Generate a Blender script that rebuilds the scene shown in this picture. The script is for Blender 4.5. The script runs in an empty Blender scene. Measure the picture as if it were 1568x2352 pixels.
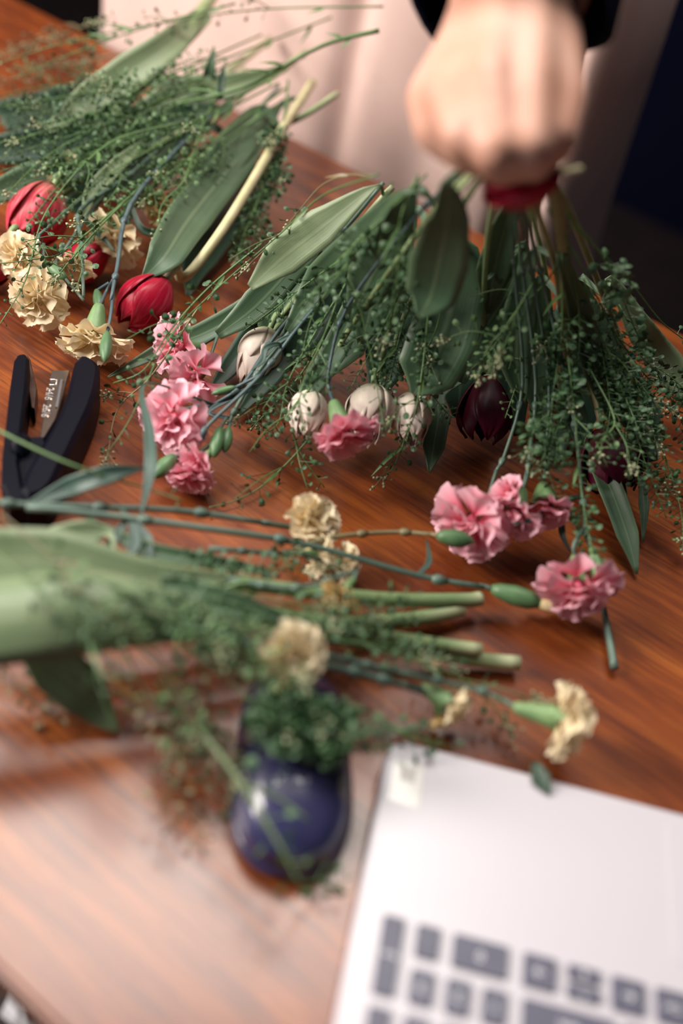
import bpy, bmesh, math, random
from mathutils import Vector, Matrix, Quaternion

# ------------------------------------------------------------------ camera, world, lights, exposure
SC = bpy.context.scene
COL = SC.collection
W, H = 1568, 2352
TZ = 0.75                                   # height of the desk top
FPX = 35.0 / 36.0 * H                       # focal length in pixels
PITCH, ROLL, CAMH = math.radians(44.4), math.radians(13.0), 0.443
F = Vector((0, math.cos(PITCH), -math.sin(PITCH)))
R0, D0 = Vector((1, 0, 0)), Vector((0, -math.sin(PITCH), -math.cos(PITCH)))
RI = math.cos(ROLL) * R0 - math.sin(ROLL) * D0
DI = math.sin(ROLL) * R0 + math.cos(ROLL) * D0
CAM = Vector((0, 0, TZ + CAMH))
cd = bpy.data.cameras.new('camera')
cam = bpy.data.objects.new('camera', cd)
COL.objects.link(cam)
m = Matrix((RI, -DI, -F)).transposed().to_4x4()
m.translation = CAM
cam.matrix_world = m
cd.sensor_fit = 'VERTICAL'
cd.sensor_height = 36
cd.lens = 35
cd.clip_start = 0.02
cd.dof.use_dof = True
cd.dof.focus_distance = 0.675
cd.dof.aperture_fstop = 2.0
SC.camera = cam

SC.view_settings.view_transform = 'Standard'
SC.view_settings.look = 'None'
SC.view_settings.exposure = 0.0
SC.view_settings.gamma = 1.0
SC.view_settings.use_curve_mapping = False

wd = bpy.data.worlds.new('room_air')
SC.world = wd
wd.use_nodes = True
wd.node_tree.nodes['Background'].inputs[0].default_value = (0.55, 0.65, 1.0, 1)
wd.node_tree.nodes['Background'].inputs[1].default_value = 0.035


def area(name, loc, target, sx, sy, power, col):
    l = bpy.data.lights.new(name, 'AREA')
    l.shape = 'RECTANGLE'
    l.size, l.size_y = sx, sy
    l.energy = power
    l.color = col
    o = bpy.data.objects.new(name, l)
    COL.objects.link(o)
    o.location = loc
    o.rotation_euler = (Vector(target) - Vector(loc)).to_track_quat('-Z', 'Y').to_euler()
    return o


area('skylight', (-0.22, 0.98, 2.42), (-0.06, 0.35, 0.75), 1.15, 0.70, 38, (1.0, 0.95, 0.88))
area('window_light', (-1.55, 0.15, 1.72), (-0.05, 0.75, 0.85), 0.75, 1.0, 62, (1.0, 0.92, 0.84))


# ------------------------------------------------------------------ measuring helpers
def PX(x, y, z):
    """point seen at photo pixel (x, y) that lies z metres above the desk top"""
    d = F + (x - 784) / FPX * RI + (y - 1176) / FPX * DI
    return CAM + (TZ + z - CAM.z) / d.z * d


def PD(x, y, dep):
    return CAM + dep * (F + (x - 784) / FPX * RI + (y - 1176) / FPX * DI)


def depth(p):
    return (p - CAM).dot(F)


def M_(p, px):
    """metres spanned by px pixels at point p"""
    return px * depth(p) / FPX


def P3(pts):
    """pixel path -> points; heights in mm, missing ones interpolated along the path"""
    n = len(pts)
    acc = [0.0]
    for i in range(1, n):
        acc.append(acc[-1] + math.hypot(pts[i][0] - pts[i - 1][0], pts[i][1] - pts[i - 1][1]))
    known = [i for i in range(n) if len(pts[i]) > 2]
    out = []
    for i in range(n):
        if i in known:
            z = pts[i][2]
        else:
            a = max([k for k in known if k < i], default=None)
            b = min([k for k in known if k > i], default=None)
            if a is None:
                z = pts[b][2]
            elif b is None:
                z = pts[a][2]
            else:
                t = (acc[i] - acc[a]) / max(1e-6, acc[b] - acc[a])
                z = pts[a][2] * (1 - t) + pts[b][2] * t
        out.append(PX(pts[i][0], pts[i][1], z / 1000.0))
    return out


def idir(dx, dy, tw=0.0):
    """direction given by its look in the photo: right, down, towards the viewer"""
    return (dx * RI + dy * DI - tw * F).normalized()


def spline(P, n):
    """Catmull-Rom through points, n samples per span"""
    P = [Vector(p) for p in P]
    if len(P) == 1:
        return P
    Q = [2 * P[0] - P[1]] + P + [2 * P[-1] - P[-2]]
    out = []
    for i in range(1, len(Q) - 2):
        for k in range(n):
            t = k / n
            a, b, c, d = Q[i - 1], Q[i], Q[i + 1], Q[i + 2]
            out.append(0.5 * ((2 * b) + (c - a) * t + (2 * a - 5 * b + 4 * c - d) * t * t + (3 * b - a - 3 * c + d) * t ** 3))
    out.append(P[-1])
    return out


def slerp1(vals, x):
    """linear interpolation of a list over x in 0..1"""
    f = x * (len(vals) - 1)
    i = min(int(f), len(vals) - 2)
    return vals[i] * (1 - (f - i)) + vals[i + 1] * (f - i)


# ------------------------------------------------------------------ mesh building
class G:
    def __init__(s):
        s.v, s.f, s.u, s.w = [], [], [], []

    def vert(s, p, u=0.0, w=0.0):
        s.v.append(Vector(p)); s.u.append(u); s.w.append(w)
        return len(s.v) - 1

    def grid(s, rows, closed=False):
        """rows: list of lists of (p,u,w)"""
        idx = [[s.vert(*q) for q in r] for r in rows]
        for a, b in zip(idx, idx[1:]):
            n = len(a)
            for i in range(n if closed else n - 1):
                j = (i + 1) % n
                s.f.append((a[i], a[j], b[j], b[i]))
        return idx

    def tube(s, pts, rad, seg=6, cap=True, n=4):
        pts = spline(pts, n) if n > 1 else [Vector(p) for p in pts]
        N = len(pts)
        t = (pts[1] - pts[0]).normalized()
        up = t.orthogonal().normalized()
        rows = []
        for i, p in enumerate(pts):
            t2 = (pts[min(i + 1, N - 1)] - pts[max(i - 1, 0)])
            t2 = t2.normalized() if t2.length > 1e-9 else t
            up = (up - t2 * up.dot(t2))
            up = up.normalized() if up.length > 1e-6 else t2.orthogonal().normalized()
            sd = t2.cross(up)
            r = slerp1(rad, i / (N - 1)) if isinstance(rad, (list, tuple)) else rad
            rows.append([(p + r * (math.cos(2 * math.pi * k / seg) * up + math.sin(2 * math.pi * k / seg) * sd), i / (N - 1), k / seg) for k in range(seg)])
            t = t2
        ix = s.grid(rows, True)
        if cap:
            s.f.append(tuple(reversed(ix[0])))
            s.f.append(tuple(ix[-1]))
        return pts

    def lathe(s, base, axis, prof, seg=10, squash=1.0, ref=None):
        """prof: (distance along axis, radius)"""
        axis = axis.normalized()
        a = (ref - axis * ref.dot(axis)).normalized() if ref else axis.orthogonal().normalized()
        b = axis.cross(a)
        L = prof[-1][0] - prof[0][0]
        rows = [[(base + axis * h + max(r, 1e-5) * (math.cos(2 * math.pi * k / seg) * a + squash * math.sin(2 * math.pi * k / seg) * b), (h - prof[0][0]) / (L or 1), k / seg) for k in range(seg)] for h, r in prof]
        ix = s.grid(rows, True)
        s.f.append(tuple(reversed(ix[0])))
        s.f.append(tuple(ix[-1]))

    def prism(s, poly, z0, z1, bev=0.0):
        """poly: list of 2D points (ccw), extruded; bevel insets the top and bottom rims"""
        n = len(poly)
        c = sum((Vector(p) for p in poly), Vector((0, 0))) / n
        def ring(z, k):
            out = []
            for i in range(n):
                p, a, b = Vector(poly[i]), Vector(poly[i - 1]), Vector(poly[(i + 1) % n])
                e1, e2 = (p - a).normalized(), (b - p).normalized()
                nn = Vector((-(e1.y + e2.y), e1.x + e2.x))
                nn = nn.normalized() if nn.length > 1e-6 else Vector((0, 0))
                q = p + nn * k
                out.append((Vector((q.x, q.y, z)), 0, 0))
            return out
        rows = [ring(z0, bev), ring(z0 + bev, 0), ring(z1 - bev, 0), ring(z1, bev)] if bev else [ring(z0, 0), ring(z1, 0)]
        ix = s.grid(rows, True)
        s.f.append(tuple(reversed(ix[0])))
        s.f.append(tuple(ix[-1]))

    def box(s, c, sx, sy, sz, X=Vector((1, 0, 0)), Y=Vector((0, 1, 0)), Z=Vector((0, 0, 1))):
        c = Vector(c)
        q = [s.vert(c + X * (sx / 2 * i) + Y * (sy / 2 * j) + Z * (sz / 2 * k)) for k in (-1, 1) for j in (-1, 1) for i in (-1, 1)]
        for f in ((0, 2, 3, 1), (4, 5, 7, 6), (0, 1, 5, 4), (2, 6, 7, 3), (0, 4, 6, 2), (1, 3, 7, 5)):
            s.f.append(tuple(q[i] for i in f))

    def mesh(s, name, off=Vector((0, 0, 0)), smooth=True):
        me = bpy.data.meshes.new(name)
        me.from_pydata([tuple(p - off) for p in s.v], [], s.f)
        for nm, dat in (('u', s.u), ('w', s.w)):
            at = me.attributes.new(nm, 'FLOAT', 'POINT')
            at.data.foreach_set('value', dat)
        if smooth:
            me.polygons.foreach_set('use_smooth', [True] * len(me.polygons))
        me.update()
        return me

    def obj(s, name, mat, parent=None, smooth=True, thick=0.0):
        off = parent['_o'] if parent is not None else (0, 0, 0)
        off = Vector(off)
        me = s.mesh(name, off, smooth)
        me.materials.append(mat)
        return link(name, me, parent, thick)


def link(name, me, parent=None, thick=0.0):
    o = bpy.data.objects.new(name, me)
    COL.objects.link(o)
    if parent is not None:
        o.parent = parent
        o['_o'] = tuple(parent['_o'])
    else:
        o['_o'] = (0, 0, 0)
    if thick:
        md = o.modifiers.new('solid', 'SOLIDIFY')
        md.thickness = thick
        md.offset = 0
    return o


def thing(name, label, cat, loc, group=None):
    o = bpy.data.objects.new(name, None)
    o.empty_display_size = 0.02
    COL.objects.link(o)
    o.location = loc
    o['_o'] = tuple(loc)
    tag(o, label, cat, group)
    return o


def tag(o, label=None, cat=None, group=None, kind=None):
    for k, v in (('label', label), ('category', cat), ('group', group), ('kind', kind)):
        if v:
            o[k] = v
    return o


# ------------------------------------------------------------------ materials
def nt(name):
    m = bpy.data.materials.new(name)
    m.use_nodes = True
    return m, m.node_tree, m.node_tree.nodes['Principled BSDF']


def node(t, typ, **kw):
    n = t.nodes.new(typ)
    for k, v in kw.items():
        setattr(n, k, v)
    return n


def ramp(t, stops, fac):
    r = node(t, 'ShaderNodeValToRGB')
    e = r.color_ramp.elements
    while len(e) < len(stops):
        e.new(0.5)
    for el, (p, c) in zip(e, stops):
        el.position = p
        el.color = (*c, 1)
    t.links.new(fac, r.inputs[0])
    return r.outputs[0]


def noise(t, scale, detail=3, vec=None, rough=0.55):
    n = node(t, 'ShaderNodeTexNoise')
    n.inputs['Scale'].default_value = scale
    n.inputs['Detail'].default_value = detail
    n.inputs['Roughness'].default_value = rough
    if vec is not None:
        t.links.new(vec, n.inputs['Vector'])
    return n.outputs[0]


def math_(t, op, a, b=None, c=None):
    n = node(t, 'ShaderNodeMath', operation=op)
    for i, x in enumerate((a, b, c)):
        if x is None:
            continue
        if isinstance(x, (int, float)):
            n.inputs[i].default_value = x
        else:
            t.links.new(x, n.inputs[i])
    return n.outputs[0]


def attr(t, name):
    return node(t, 'ShaderNodeAttribute', attribute_name=name).outputs['Fac']


def objcoord(t):
    return node(t, 'ShaderNodeTexCoord').outputs['Object']


def xyz(t, x, y, z=0.0):
    n = node(t, 'ShaderNodeCombineXYZ')
    for i, v in enumerate((x, y, z)):
        if isinstance(v, (int, float)):
            n.inputs[i].default_value = v
        else:
            t.links.new(v, n.inputs[i])
    return n.outputs[0]


def mixc(t, fac, a, b, mode='MIX'):
    n = node(t, 'ShaderNodeMix', data_type='RGBA', blend_type=mode)
    for s, v in ((n.inputs[0], fac), (n.inputs[6], a), (n.inputs[7], b)):
        if isinstance(v, (int, float)):
            s.default_value = v
        elif isinstance(v, tuple):
            s.default_value = (*v, 1)
        else:
            t.links.new(v, s)
    return n.outputs[2]


def bump(t, bs, h, strength, dist=0.001):
    b = node(t, 'ShaderNodeBump')
    b.inputs['Strength'].default_value = strength
    b.inputs['Distance'].default_value = dist
    t.links.new(h, b.inputs['Height'])
    t.links.new(b.outputs[0], bs.inputs['Normal'])


def translucent(t, bs, col, fac):
    tr = node(t, 'ShaderNodeBsdfTranslucent')
    t.links.new(col, tr.inputs['Color'])
    mx = node(t, 'ShaderNodeMixShader')
    mx.inputs[0].default_value = fac
    t.links.new(bs.outputs[0], mx.inputs[1])
    t.links.new(tr.outputs[0], mx.inputs[2])
    t.links.new(mx.outputs[0], t.nodes['Material Output'].inputs['Surface'])


def simple(name, a, b, rough=0.5, scale=40, metal=0.0, coat=0.0, spec=0.5):
    m, t, bs = nt(name)
    c = ramp(t, [(0.3, a), (0.7, b)], noise(t, scale, 3, objcoord(t)))
    t.links.new(c, bs.inputs['Base Color'])
    bs.inputs['Roughness'].default_value = rough
    bs.inputs['Metallic'].default_value = metal
    bs.inputs['Coat Weight'].default_value = coat
    bs.inputs['Specular IOR Level'].default_value = spec
    return m


def leafmat(name, dark, light, rib, rough=0.42, tr=0.18, rs=90):
    m, t, bs = nt(name)
    u, w = attr(t, 'u'), attr(t, 'w')
    veins = noise(t, 1.0, 2, xyz(t, math_(t, 'MULTIPLY', w, 16.0), math_(t, 'MULTIPLY', u, 1.2)))
    big = noise(t, 30, 3, objcoord(t))
    c = ramp(t, [(0.35, dark), (0.68, light)], math_(t, 'ADD', math_(t, 'MULTIPLY', veins, 0.6), math_(t, 'MULTIPLY', big, 0.4)))
    ribf = math_(t, 'MULTIPLY', math_(t, 'SUBTRACT', 1.0, math_(t, 'MINIMUM', math_(t, 'MULTIPLY', math_(t, 'ABSOLUTE', w), 9.0), 1.0)), 0.55)
    edge = math_(t, 'POWER', math_(t, 'ABSOLUTE', w), 14.0)
    c = mixc(t, math_(t, 'MAXIMUM', ribf, math_(t, 'MULTIPLY', edge, 0.5)), c, rib)
    t.links.new(c, bs.inputs['Base Color'])
    bs.inputs['Roughness'].default_value = rough
    bump(t, bs, veins, 0.25, 0.0006)
    translucent(t, bs, c, tr)
    return m


def petalmat(name, stops, streak, streakf=0.35, rough=0.55, tr=0.22, bm=0.2, freq=14.0):
    """stops along the petal from base to edge; streak: colour of the lengthwise veins"""
    m, t, bs = nt(name)
    u, w = attr(t, 'u'), attr(t, 'w')
    nz = noise(t, 60, 2, objcoord(t))
    c = ramp(t, stops, math_(t, 'ADD', u, math_(t, 'MULTIPLY', math_(t, 'SUBTRACT', nz, 0.5), 0.35)))
    vn = noise(t, 1.0, 2, xyz(t, math_(t, 'MULTIPLY', w, freq), math_(t, 'MULTIPLY', u, 1.5)))
    vf = ramp(t, [(0.48, (0, 0, 0)), (0.72, (1, 1, 1))], vn)
    c = mixc(t, math_(t, 'MULTIPLY', vf, streakf), c, streak)
    t.links.new(c, bs.inputs['Base Color'])
    bs.inputs['Roughness'].default_value = rough
    bs.inputs['Specular IOR Level'].default_value = 0.3
    bump(t, bs, vn, bm, 0.0004)
    translucent(t, bs, c, tr)
    return m


MAT = {}
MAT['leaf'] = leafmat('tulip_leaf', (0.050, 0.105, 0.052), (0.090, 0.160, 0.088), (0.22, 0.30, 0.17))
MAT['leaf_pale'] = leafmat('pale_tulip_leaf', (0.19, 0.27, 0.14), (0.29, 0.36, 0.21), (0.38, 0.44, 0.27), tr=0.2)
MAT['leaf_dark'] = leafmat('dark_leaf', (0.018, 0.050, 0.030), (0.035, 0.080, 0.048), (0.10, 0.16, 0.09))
MAT['blade'] = leafmat('carnation_leaf', (0.035, 0.075, 0.060), (0.075, 0.13, 0.105), (0.13, 0.19, 0.16), tr=0.1)


def stemmat(name, a, b, end=None):
    m, t, bs = nt(name)
    u = attr(t, 'u')
    nz = noise(t, 70, 3, objcoord(t))
    c = ramp(t, [(0.3, a), (0.7, b)], nz)
    if end:
        # cut ends are paler
        f = ramp(t, [(0.0, (1, 1, 1)), (0.22, (0, 0, 0))], math_(t, 'ADD', u, math_(t, 'MULTIPLY', math_(t, 'SUBTRACT', nz, 0.5), 0.1)))
        c = mixc(t, f, c, end)
    t.links.new(c, bs.inputs['Base Color'])
    bs.inputs['Roughness'].default_value = 0.45
    return m


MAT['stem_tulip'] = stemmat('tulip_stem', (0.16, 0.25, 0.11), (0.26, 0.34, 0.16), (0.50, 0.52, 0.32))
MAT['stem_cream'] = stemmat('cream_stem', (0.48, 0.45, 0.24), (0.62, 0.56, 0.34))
MAT['stem_shaded'] = stemmat('tulip_stem_shaded', (0.20, 0.18, 0.08), (0.29, 0.25, 0.12))  # browner tulip stem, shade of the held bunch put into its colour
MAT['stem_carn'] = stemmat('carnation_stem', (0.06, 0.11, 0.09), (0.11, 0.165, 0.125))
MAT['stem_blue'] = stemmat('carnation_stem_blue', (0.045, 0.075, 0.10), (0.085, 0.13, 0.125))
MAT['stem_cress'] = stemmat('pennycress_stem', (0.07, 0.15, 0.048), (0.12, 0.21, 0.072))
MAT['stem_shade'] = stemmat('dull_pennycress_stem', (0.08, 0.125, 0.05), (0.12, 0.17, 0.07))  # one dull olive tone for the stalk over the mouse
MAT['stem_dry'] = stemmat('dry_pennycress_stem', (0.16, 0.13, 0.065), (0.22, 0.18, 0.09))
MAT['calyx'] = stemmat('calyx_green', (0.10, 0.20, 0.075), (0.19, 0.30, 0.13))
MAT['bud'] = stemmat('bud_green', (0.06, 0.14, 0.06), (0.11, 0.21, 0.09))
MAT['pod'] = simple('pennycress_pod', (0.024, 0.068, 0.028), (0.065, 0.135, 0.052), 0.5, 120)
MAT['pod_light'] = simple('pennycress_pod_light', (0.055, 0.125, 0.045), (0.13, 0.22, 0.085), 0.5, 120)
MAT['pod_dry'] = simple('pennycress_pod_dry', (0.13, 0.12, 0.06), (0.21, 0.18, 0.10), 0.6, 120)
MAT['floret'] = simple('pennycress_floret', (0.26, 0.31, 0.17), (0.44, 0.44, 0.28), 0.6, 200)
MAT['pink'] = petalmat('pink_carnation_petal', [(0.0, (0.58, 0.03, 0.09)), (0.40, (0.78, 0.15, 0.23)), (0.72, (0.86, 0.36, 0.44)), (1.0, (0.88, 0.53, 0.61))], (0.88, 0.56, 0.63), 0.25)
MAT['cream'] = petalmat('cream_carnation_petal', [(0.0, (0.50, 0.42, 0.17)), (0.35, (0.74, 0.58, 0.33)), (0.75, (0.84, 0.70, 0.46)), (1.0, (0.88, 0.77, 0.56))], (0.85, 0.74, 0.5), 0.2)
MAT['tan'] = petalmat('tan_carnation_petal', [(0.0, (0.30, 0.20, 0.06)), (0.4, (0.48, 0.31, 0.11)), (1.0, (0.72, 0.55, 0.27))], (0.8, 0.65, 0.38), 0.2)
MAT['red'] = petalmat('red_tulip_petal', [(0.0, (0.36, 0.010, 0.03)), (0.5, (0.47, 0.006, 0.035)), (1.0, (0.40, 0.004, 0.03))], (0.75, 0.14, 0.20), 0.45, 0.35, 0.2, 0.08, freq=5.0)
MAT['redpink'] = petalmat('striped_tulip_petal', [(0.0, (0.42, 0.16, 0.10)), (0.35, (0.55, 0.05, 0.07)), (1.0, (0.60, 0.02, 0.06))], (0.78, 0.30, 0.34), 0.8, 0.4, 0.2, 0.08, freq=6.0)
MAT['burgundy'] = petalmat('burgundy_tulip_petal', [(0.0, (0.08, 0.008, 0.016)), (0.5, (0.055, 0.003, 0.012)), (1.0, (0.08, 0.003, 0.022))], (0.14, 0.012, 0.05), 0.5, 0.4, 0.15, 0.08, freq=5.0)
MAT['white'] = petalmat('white_tulip_petal', [(0.0, (0.50, 0.55, 0.33)), (0.22, (0.82, 0.75, 0.62)), (0.75, (0.87, 0.77, 0.69)), (1.0, (0.78, 0.60, 0.52))], (0.62, 0.42, 0.34), 0.25, 0.45, 0.2, 0.08, freq=7.0)
MAT['navy_plastic'] = simple('navy_plastic', (0.026, 0.026, 0.078), (0.034, 0.034, 0.095), 0.28, 60, coat=0.6)
MAT['black_plastic'] = simple('black_plastic', (0.0008, 0.0012, 0.005), (0.0012, 0.0018, 0.007), 0.5, 60, spec=0.12)


def woodmat():
    m, t, bs = nt('varnished_desk_wood')
    oc = objcoord(t)
    mp = node(t, 'ShaderNodeMapping')
    mp.inputs['Scale'].default_value = (7, 60, 60)
    t.links.new(oc, mp.inputs['Vector'])
    mp2 = node(t, 'ShaderNodeMapping')
    mp2.inputs['Scale'].default_value = (20, 270, 60)
    t.links.new(oc, mp2.inputs['Vector'])
    warp = noise(t, 3.0, 2, oc)
    bands = noise(t, 1.0, 4, mp.outputs[0], 0.6)
    pores = noise(t, 1.0, 3, mp2.outputs[0], 0.6)
    base = ramp(t, [(0.32, (0.085, 0.016, 0.004)), (0.52, (0.215, 0.050, 0.008)), (0.70, (0.33, 0.093, 0.015))], bands)
    pf = ramp(t, [(0.42, (1, 1, 1)), (0.56, (0, 0, 0))], pores)
    pf2 = math_(t, 'MULTIPLY', pf, ramp(t, [(0.35, (0.95, 0.95, 0.95)), (0.65, (0.25, 0.25, 0.25))], noise(t, 0.55, 3, mp.outputs[0])))
    c = mixc(t, math_(t, 'MULTIPLY', pf2, 0.85), base, (0.05, 0.009, 0.005))
    c = mixc(t, math_(t, 'MULTIPLY', warp, 0.25), c, (0.22, 0.045, 0.012))
    t.links.new(c, bs.inputs['Base Color'])
    bs.inputs['Roughness'].default_value = 0.6
    bs.inputs['Specular IOR Level'].default_value = 0.12
    bs.inputs['Coat Weight'].default_value = 1.0
    bs.inputs['Coat IOR'].default_value = 1.52
    bs.inputs['Coat Roughness'].default_value = 0.25
    bump(t, bs, pores, 0.12, 0.0004)
    return m


MAT['wood'] = woodmat()
MAT['floorwood'] = simple('dark_floorboard', (0.012, 0.007, 0.008), (0.022, 0.012, 0.011), 0.6, 12)
MAT['wall'] = simple('dark_navy_wall', (0.0012, 0.0016, 0.010), (0.0018, 0.0022, 0.013), 0.9, 4, spec=0.1)

# ------------------------------------------------------------------ the room
ND, DD = Vector((0.4617, 0.8870, 0)), Vector((0.8870, -0.4617, 0))     # across and along the desk


def struct(name, g, mat, kind='structure'):
    o = g.obj(name, mat, None, smooth=False)
    o['kind'] = kind
    return o


def dbox(g, s0, s1, n0, n1, z0, z1):
    g.box(DD * ((s0 + s1) / 2) + ND * ((n0 + n1) / 2) + Vector((0, 0, (z0 + z1) / 2)), s1 - s0, n1 - n0, z1 - z0, DD, ND)


g = G(); dbox(g, -3.2, 2.6, -2.0, 2.6, -0.06, -0.012)
fl = struct('floor', g, MAT['floorwood'])
g = G(); g.box((0, 0, 0), 1.195, 0.117, 0.012, DD, ND)
fb = g.mesh('floorboard', smooth=False); fb.materials.append(MAT['floorwood'])
for i in range(14):
    for j in range(3):
        o = link('floorboard', fb, fl)
        o.location = DD * (-1.75 + 1.2 * j + (0.6 if i % 2 else 0)) + ND * (-0.72 + 0.12 * i) + Vector((0, 0, -0.006))
g = G(); dbox(g, -3.2, 2.6, 2.6, 2.7, -0.06, 2.7)
struct('wall_back', g, MAT['wall'])
g = G(); dbox(g, 2.6, 2.7, -2.0, 2.6, -0.06, 2.7)
struct('wall_right', g, MAT['wall'])

# desk
desk = thing('desk', 'varnished reddish brown wooden desk under all the flowers', 'desk', DD * -0.3 + ND * 0.435)
tm = bpy.data.meshes.new('tabletop')
bm = bmesh.new()
bmesh.ops.create_cube(bm, size=1)
for v in bm.verts:
    v.co = Vector((v.co.x * 1.95, v.co.y * 0.706, v.co.z * 0.028))
bmesh.ops.bevel(bm, geom=bm.edges[:], offset=0.003, segments=2, affect='EDGES')
bm.to_mesh(tm); bm.free()
tm.materials.append(MAT['wood'])
tt = link('tabletop', tm, desk)
tt.rotation_euler = (0, 0, math.atan2(DD.y, DD.x))
tt.location = (0, 0, TZ - 0.014)
for a, b in ((-1, -1), (-1, 1), (1, -1), (1, 1)):
    g = G()
    c = DD * (-0.3 + a * 0.90) + ND * (0.435 + b * 0.28)
    g.tube([c + Vector((0, 0, 0)), c + Vector((0, 0, TZ - 0.028))], [0.018, 0.027], 10, n=2)
    g.obj('leg', MAT['wood'], desk)
for b in (-1, 1):
    g = G(); dbox(g, -0.3 - 0.87, -0.3 + 0.87, 0.435 + b * 0.28 - 0.011, 0.435 + b * 0.28 + 0.011, TZ - 0.12, TZ - 0.0285)
    g.obj('apron_rail', MAT['wood'], desk, smooth=False)
for a in (-1, 1):
    g = G(); dbox(g, -0.3 + a * 0.90 - 0.011, -0.3 + a * 0.90 + 0.011, 0.435 - 0.255, 0.435 + 0.255, TZ - 0.12, TZ - 0.0285)
    g.obj('apron_rail', MAT['wood'], desk, smooth=False)

# crumpled paper on the floor
rnd = random.Random(4)
g = G()
c = PX(75, 2322, -0.75) + Vector((0, 0, 0.028))
rows = []
for i in range(7):
    th = math.pi * (i + 0.01) / 6.02
    rows.append([(c + Vector((math.sin(th) * math.cos(k * 0.6283), math.sin(th) * math.sin(k * 0.6283), math.cos(th))) * rnd.uniform(0.02, 0.034) , 0, 0) for k in range(10)])
g.grid(rows, True)
tag(g.obj('crumpled_paper', simple('white_paper', (0.75, 0.75, 0.8), (0.85, 0.85, 0.9), 0.8), None, smooth=False), 'crumpled white paper on the floor below the near desk edge', 'paper')

# ------------------------------------------------------------------ the florist
PB = ND * 0.98 + DD * -0.56                 # floor point under the hips


def pp(a, b, z):
    """person space: a towards the photo's right, b towards the viewer, z up"""
    return PB + DD * a - ND * b + Vector((0, 0, z))


def capsule(g, a, b, ra, rb, seg=12):
    ax = (b - a)
    L = ax.length
    ax = ax.normalized() if L > 1e-6 else Vector((0, 0, 1))
    prof = [(-ra * math.cos(t), ra * math.sin(t)) for t in (0.05, 0.5, 1.0)] + [(0, ra), (L, rb)] + [(L + rb * math.cos(t), rb * math.sin(t)) for t in (1.0, 0.5, 0.05)]
    g.lathe(a, ax, prof, seg)


def remeshed(g, name, mat, parent, voxel, smooth_it=4):
    me = g.mesh(name, Vector(parent['_o']))
    o = link(name, me, parent)
    r = o.modifiers.new('remesh', 'REMESH')
    r.mode = 'VOXEL'
    r.voxel_size = voxel
    s = o.modifiers.new('smooth', 'SMOOTH')
    s.iterations = smooth_it
    s.factor = 0.5
    dg = bpy.context.evaluated_depsgraph_get()
    me2 = bpy.data.meshes.new_from_object(o.evaluated_get(dg))
    me2.name = name
    o.modifiers.clear()
    o.data = me2
    me2.polygons.foreach_set('use_smooth', [True] * len(me2.polygons))
    me2.materials.clear()
    me2.materials.append(mat)
    bpy.data.meshes.remove(me)
    return o


ms, t, bs = nt('skin')
c = ramp(t, [(0.35, (0.54, 0.275, 0.195)), (0.65, (0.60, 0.345, 0.265))], noise(t, 25, 3, objcoord(t)))
t.links.new(c, bs.inputs['Base Color'])
bs.inputs['Roughness'].default_value = 0.5
bs.inputs['Subsurface Weight'].default_value = 0.25
bs.inputs['Subsurface Radius'].default_value = (0.012, 0.004, 0.002)
MAT['skin'] = ms
mc, t, bs = nt('pale_pink_linen')
nz = noise(t, 900, 2, objcoord(t))
c = ramp(t, [(0.3, (0.68, 0.485, 0.435)), (0.7, (0.75, 0.55, 0.50))], noise(t, 7, 3, objcoord(t)))
t.links.new(c, bs.inputs['Base Color'])
bs.inputs['Roughness'].default_value = 0.85
bs.inputs['Specular IOR Level'].default_value = 0.15
bump(t, bs, nz, 0.15, 0.0005)
MAT['linen'] = mc
MAT['knit'] = simple('dark_navy_knit', (0.0015, 0.002, 0.008), (0.0022, 0.0028, 0.011), 0.95, 300, spec=0.1)
MAT['hair'] = simple('brown_hair', (0.05, 0.025, 0.012), (0.09, 0.045, 0.02), 0.5, 90)

person = thing('person', 'person in pale pink apron dress and navy sweater holding stems in a fist', 'person', pp(0, 0, 0))
g = G()
# legs, trunk, neck, head
for s in (-1, 1):
    capsule(g, pp(s * 0.095, 0, 0.93), pp(s * 0.09, 0.01, 0.50), 0.085, 0.058)
    capsule(g, pp(s * 0.09, 0.01, 0.50), pp(s * 0.09, -0.02, 0.09), 0.055, 0.036)
    capsule(g, pp(s * 0.09, -0.03, 0.035), pp(s * 0.11, 0.14, 0.028), 0.034, 0.027)
    capsule(g, pp(s * 0.05, 0, 0.96), pp(s * 0.045, 0.02, 1.10), 0.11, 0.095)
    capsule(g, pp(s * 0.045, 0.02, 1.10), pp(s * 0.07, 0.06, 1.30), 0.095, 0.105)
capsule(g, pp(0, 0.07, 1.36), pp(0, 0.12, 1.48), 0.062, 0.052)
capsule(g, pp(0, 0.12, 1.585), pp(0, 0.135, 1.62), 0.082, 0.092)
capsule(g, pp(0, 0.165, 1.50), pp(0, 0.15, 1.55), 0.045, 0.065)
capsule(g, pp(0, 0.222, 1.565), pp(0, 0.232, 1.545), 0.009, 0.013)        # nose
for s in (-1, 1):
    capsule(g, pp(s * 0.086, 0.115, 1.56), pp(s * 0.09, 0.115, 1.585), 0.012, 0.016)   # ears
capsule(g, pp(-0.016, 0.207, 1.508), pp(0.016, 0.207, 1.508), 0.008, 0.008)   # lips
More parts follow.
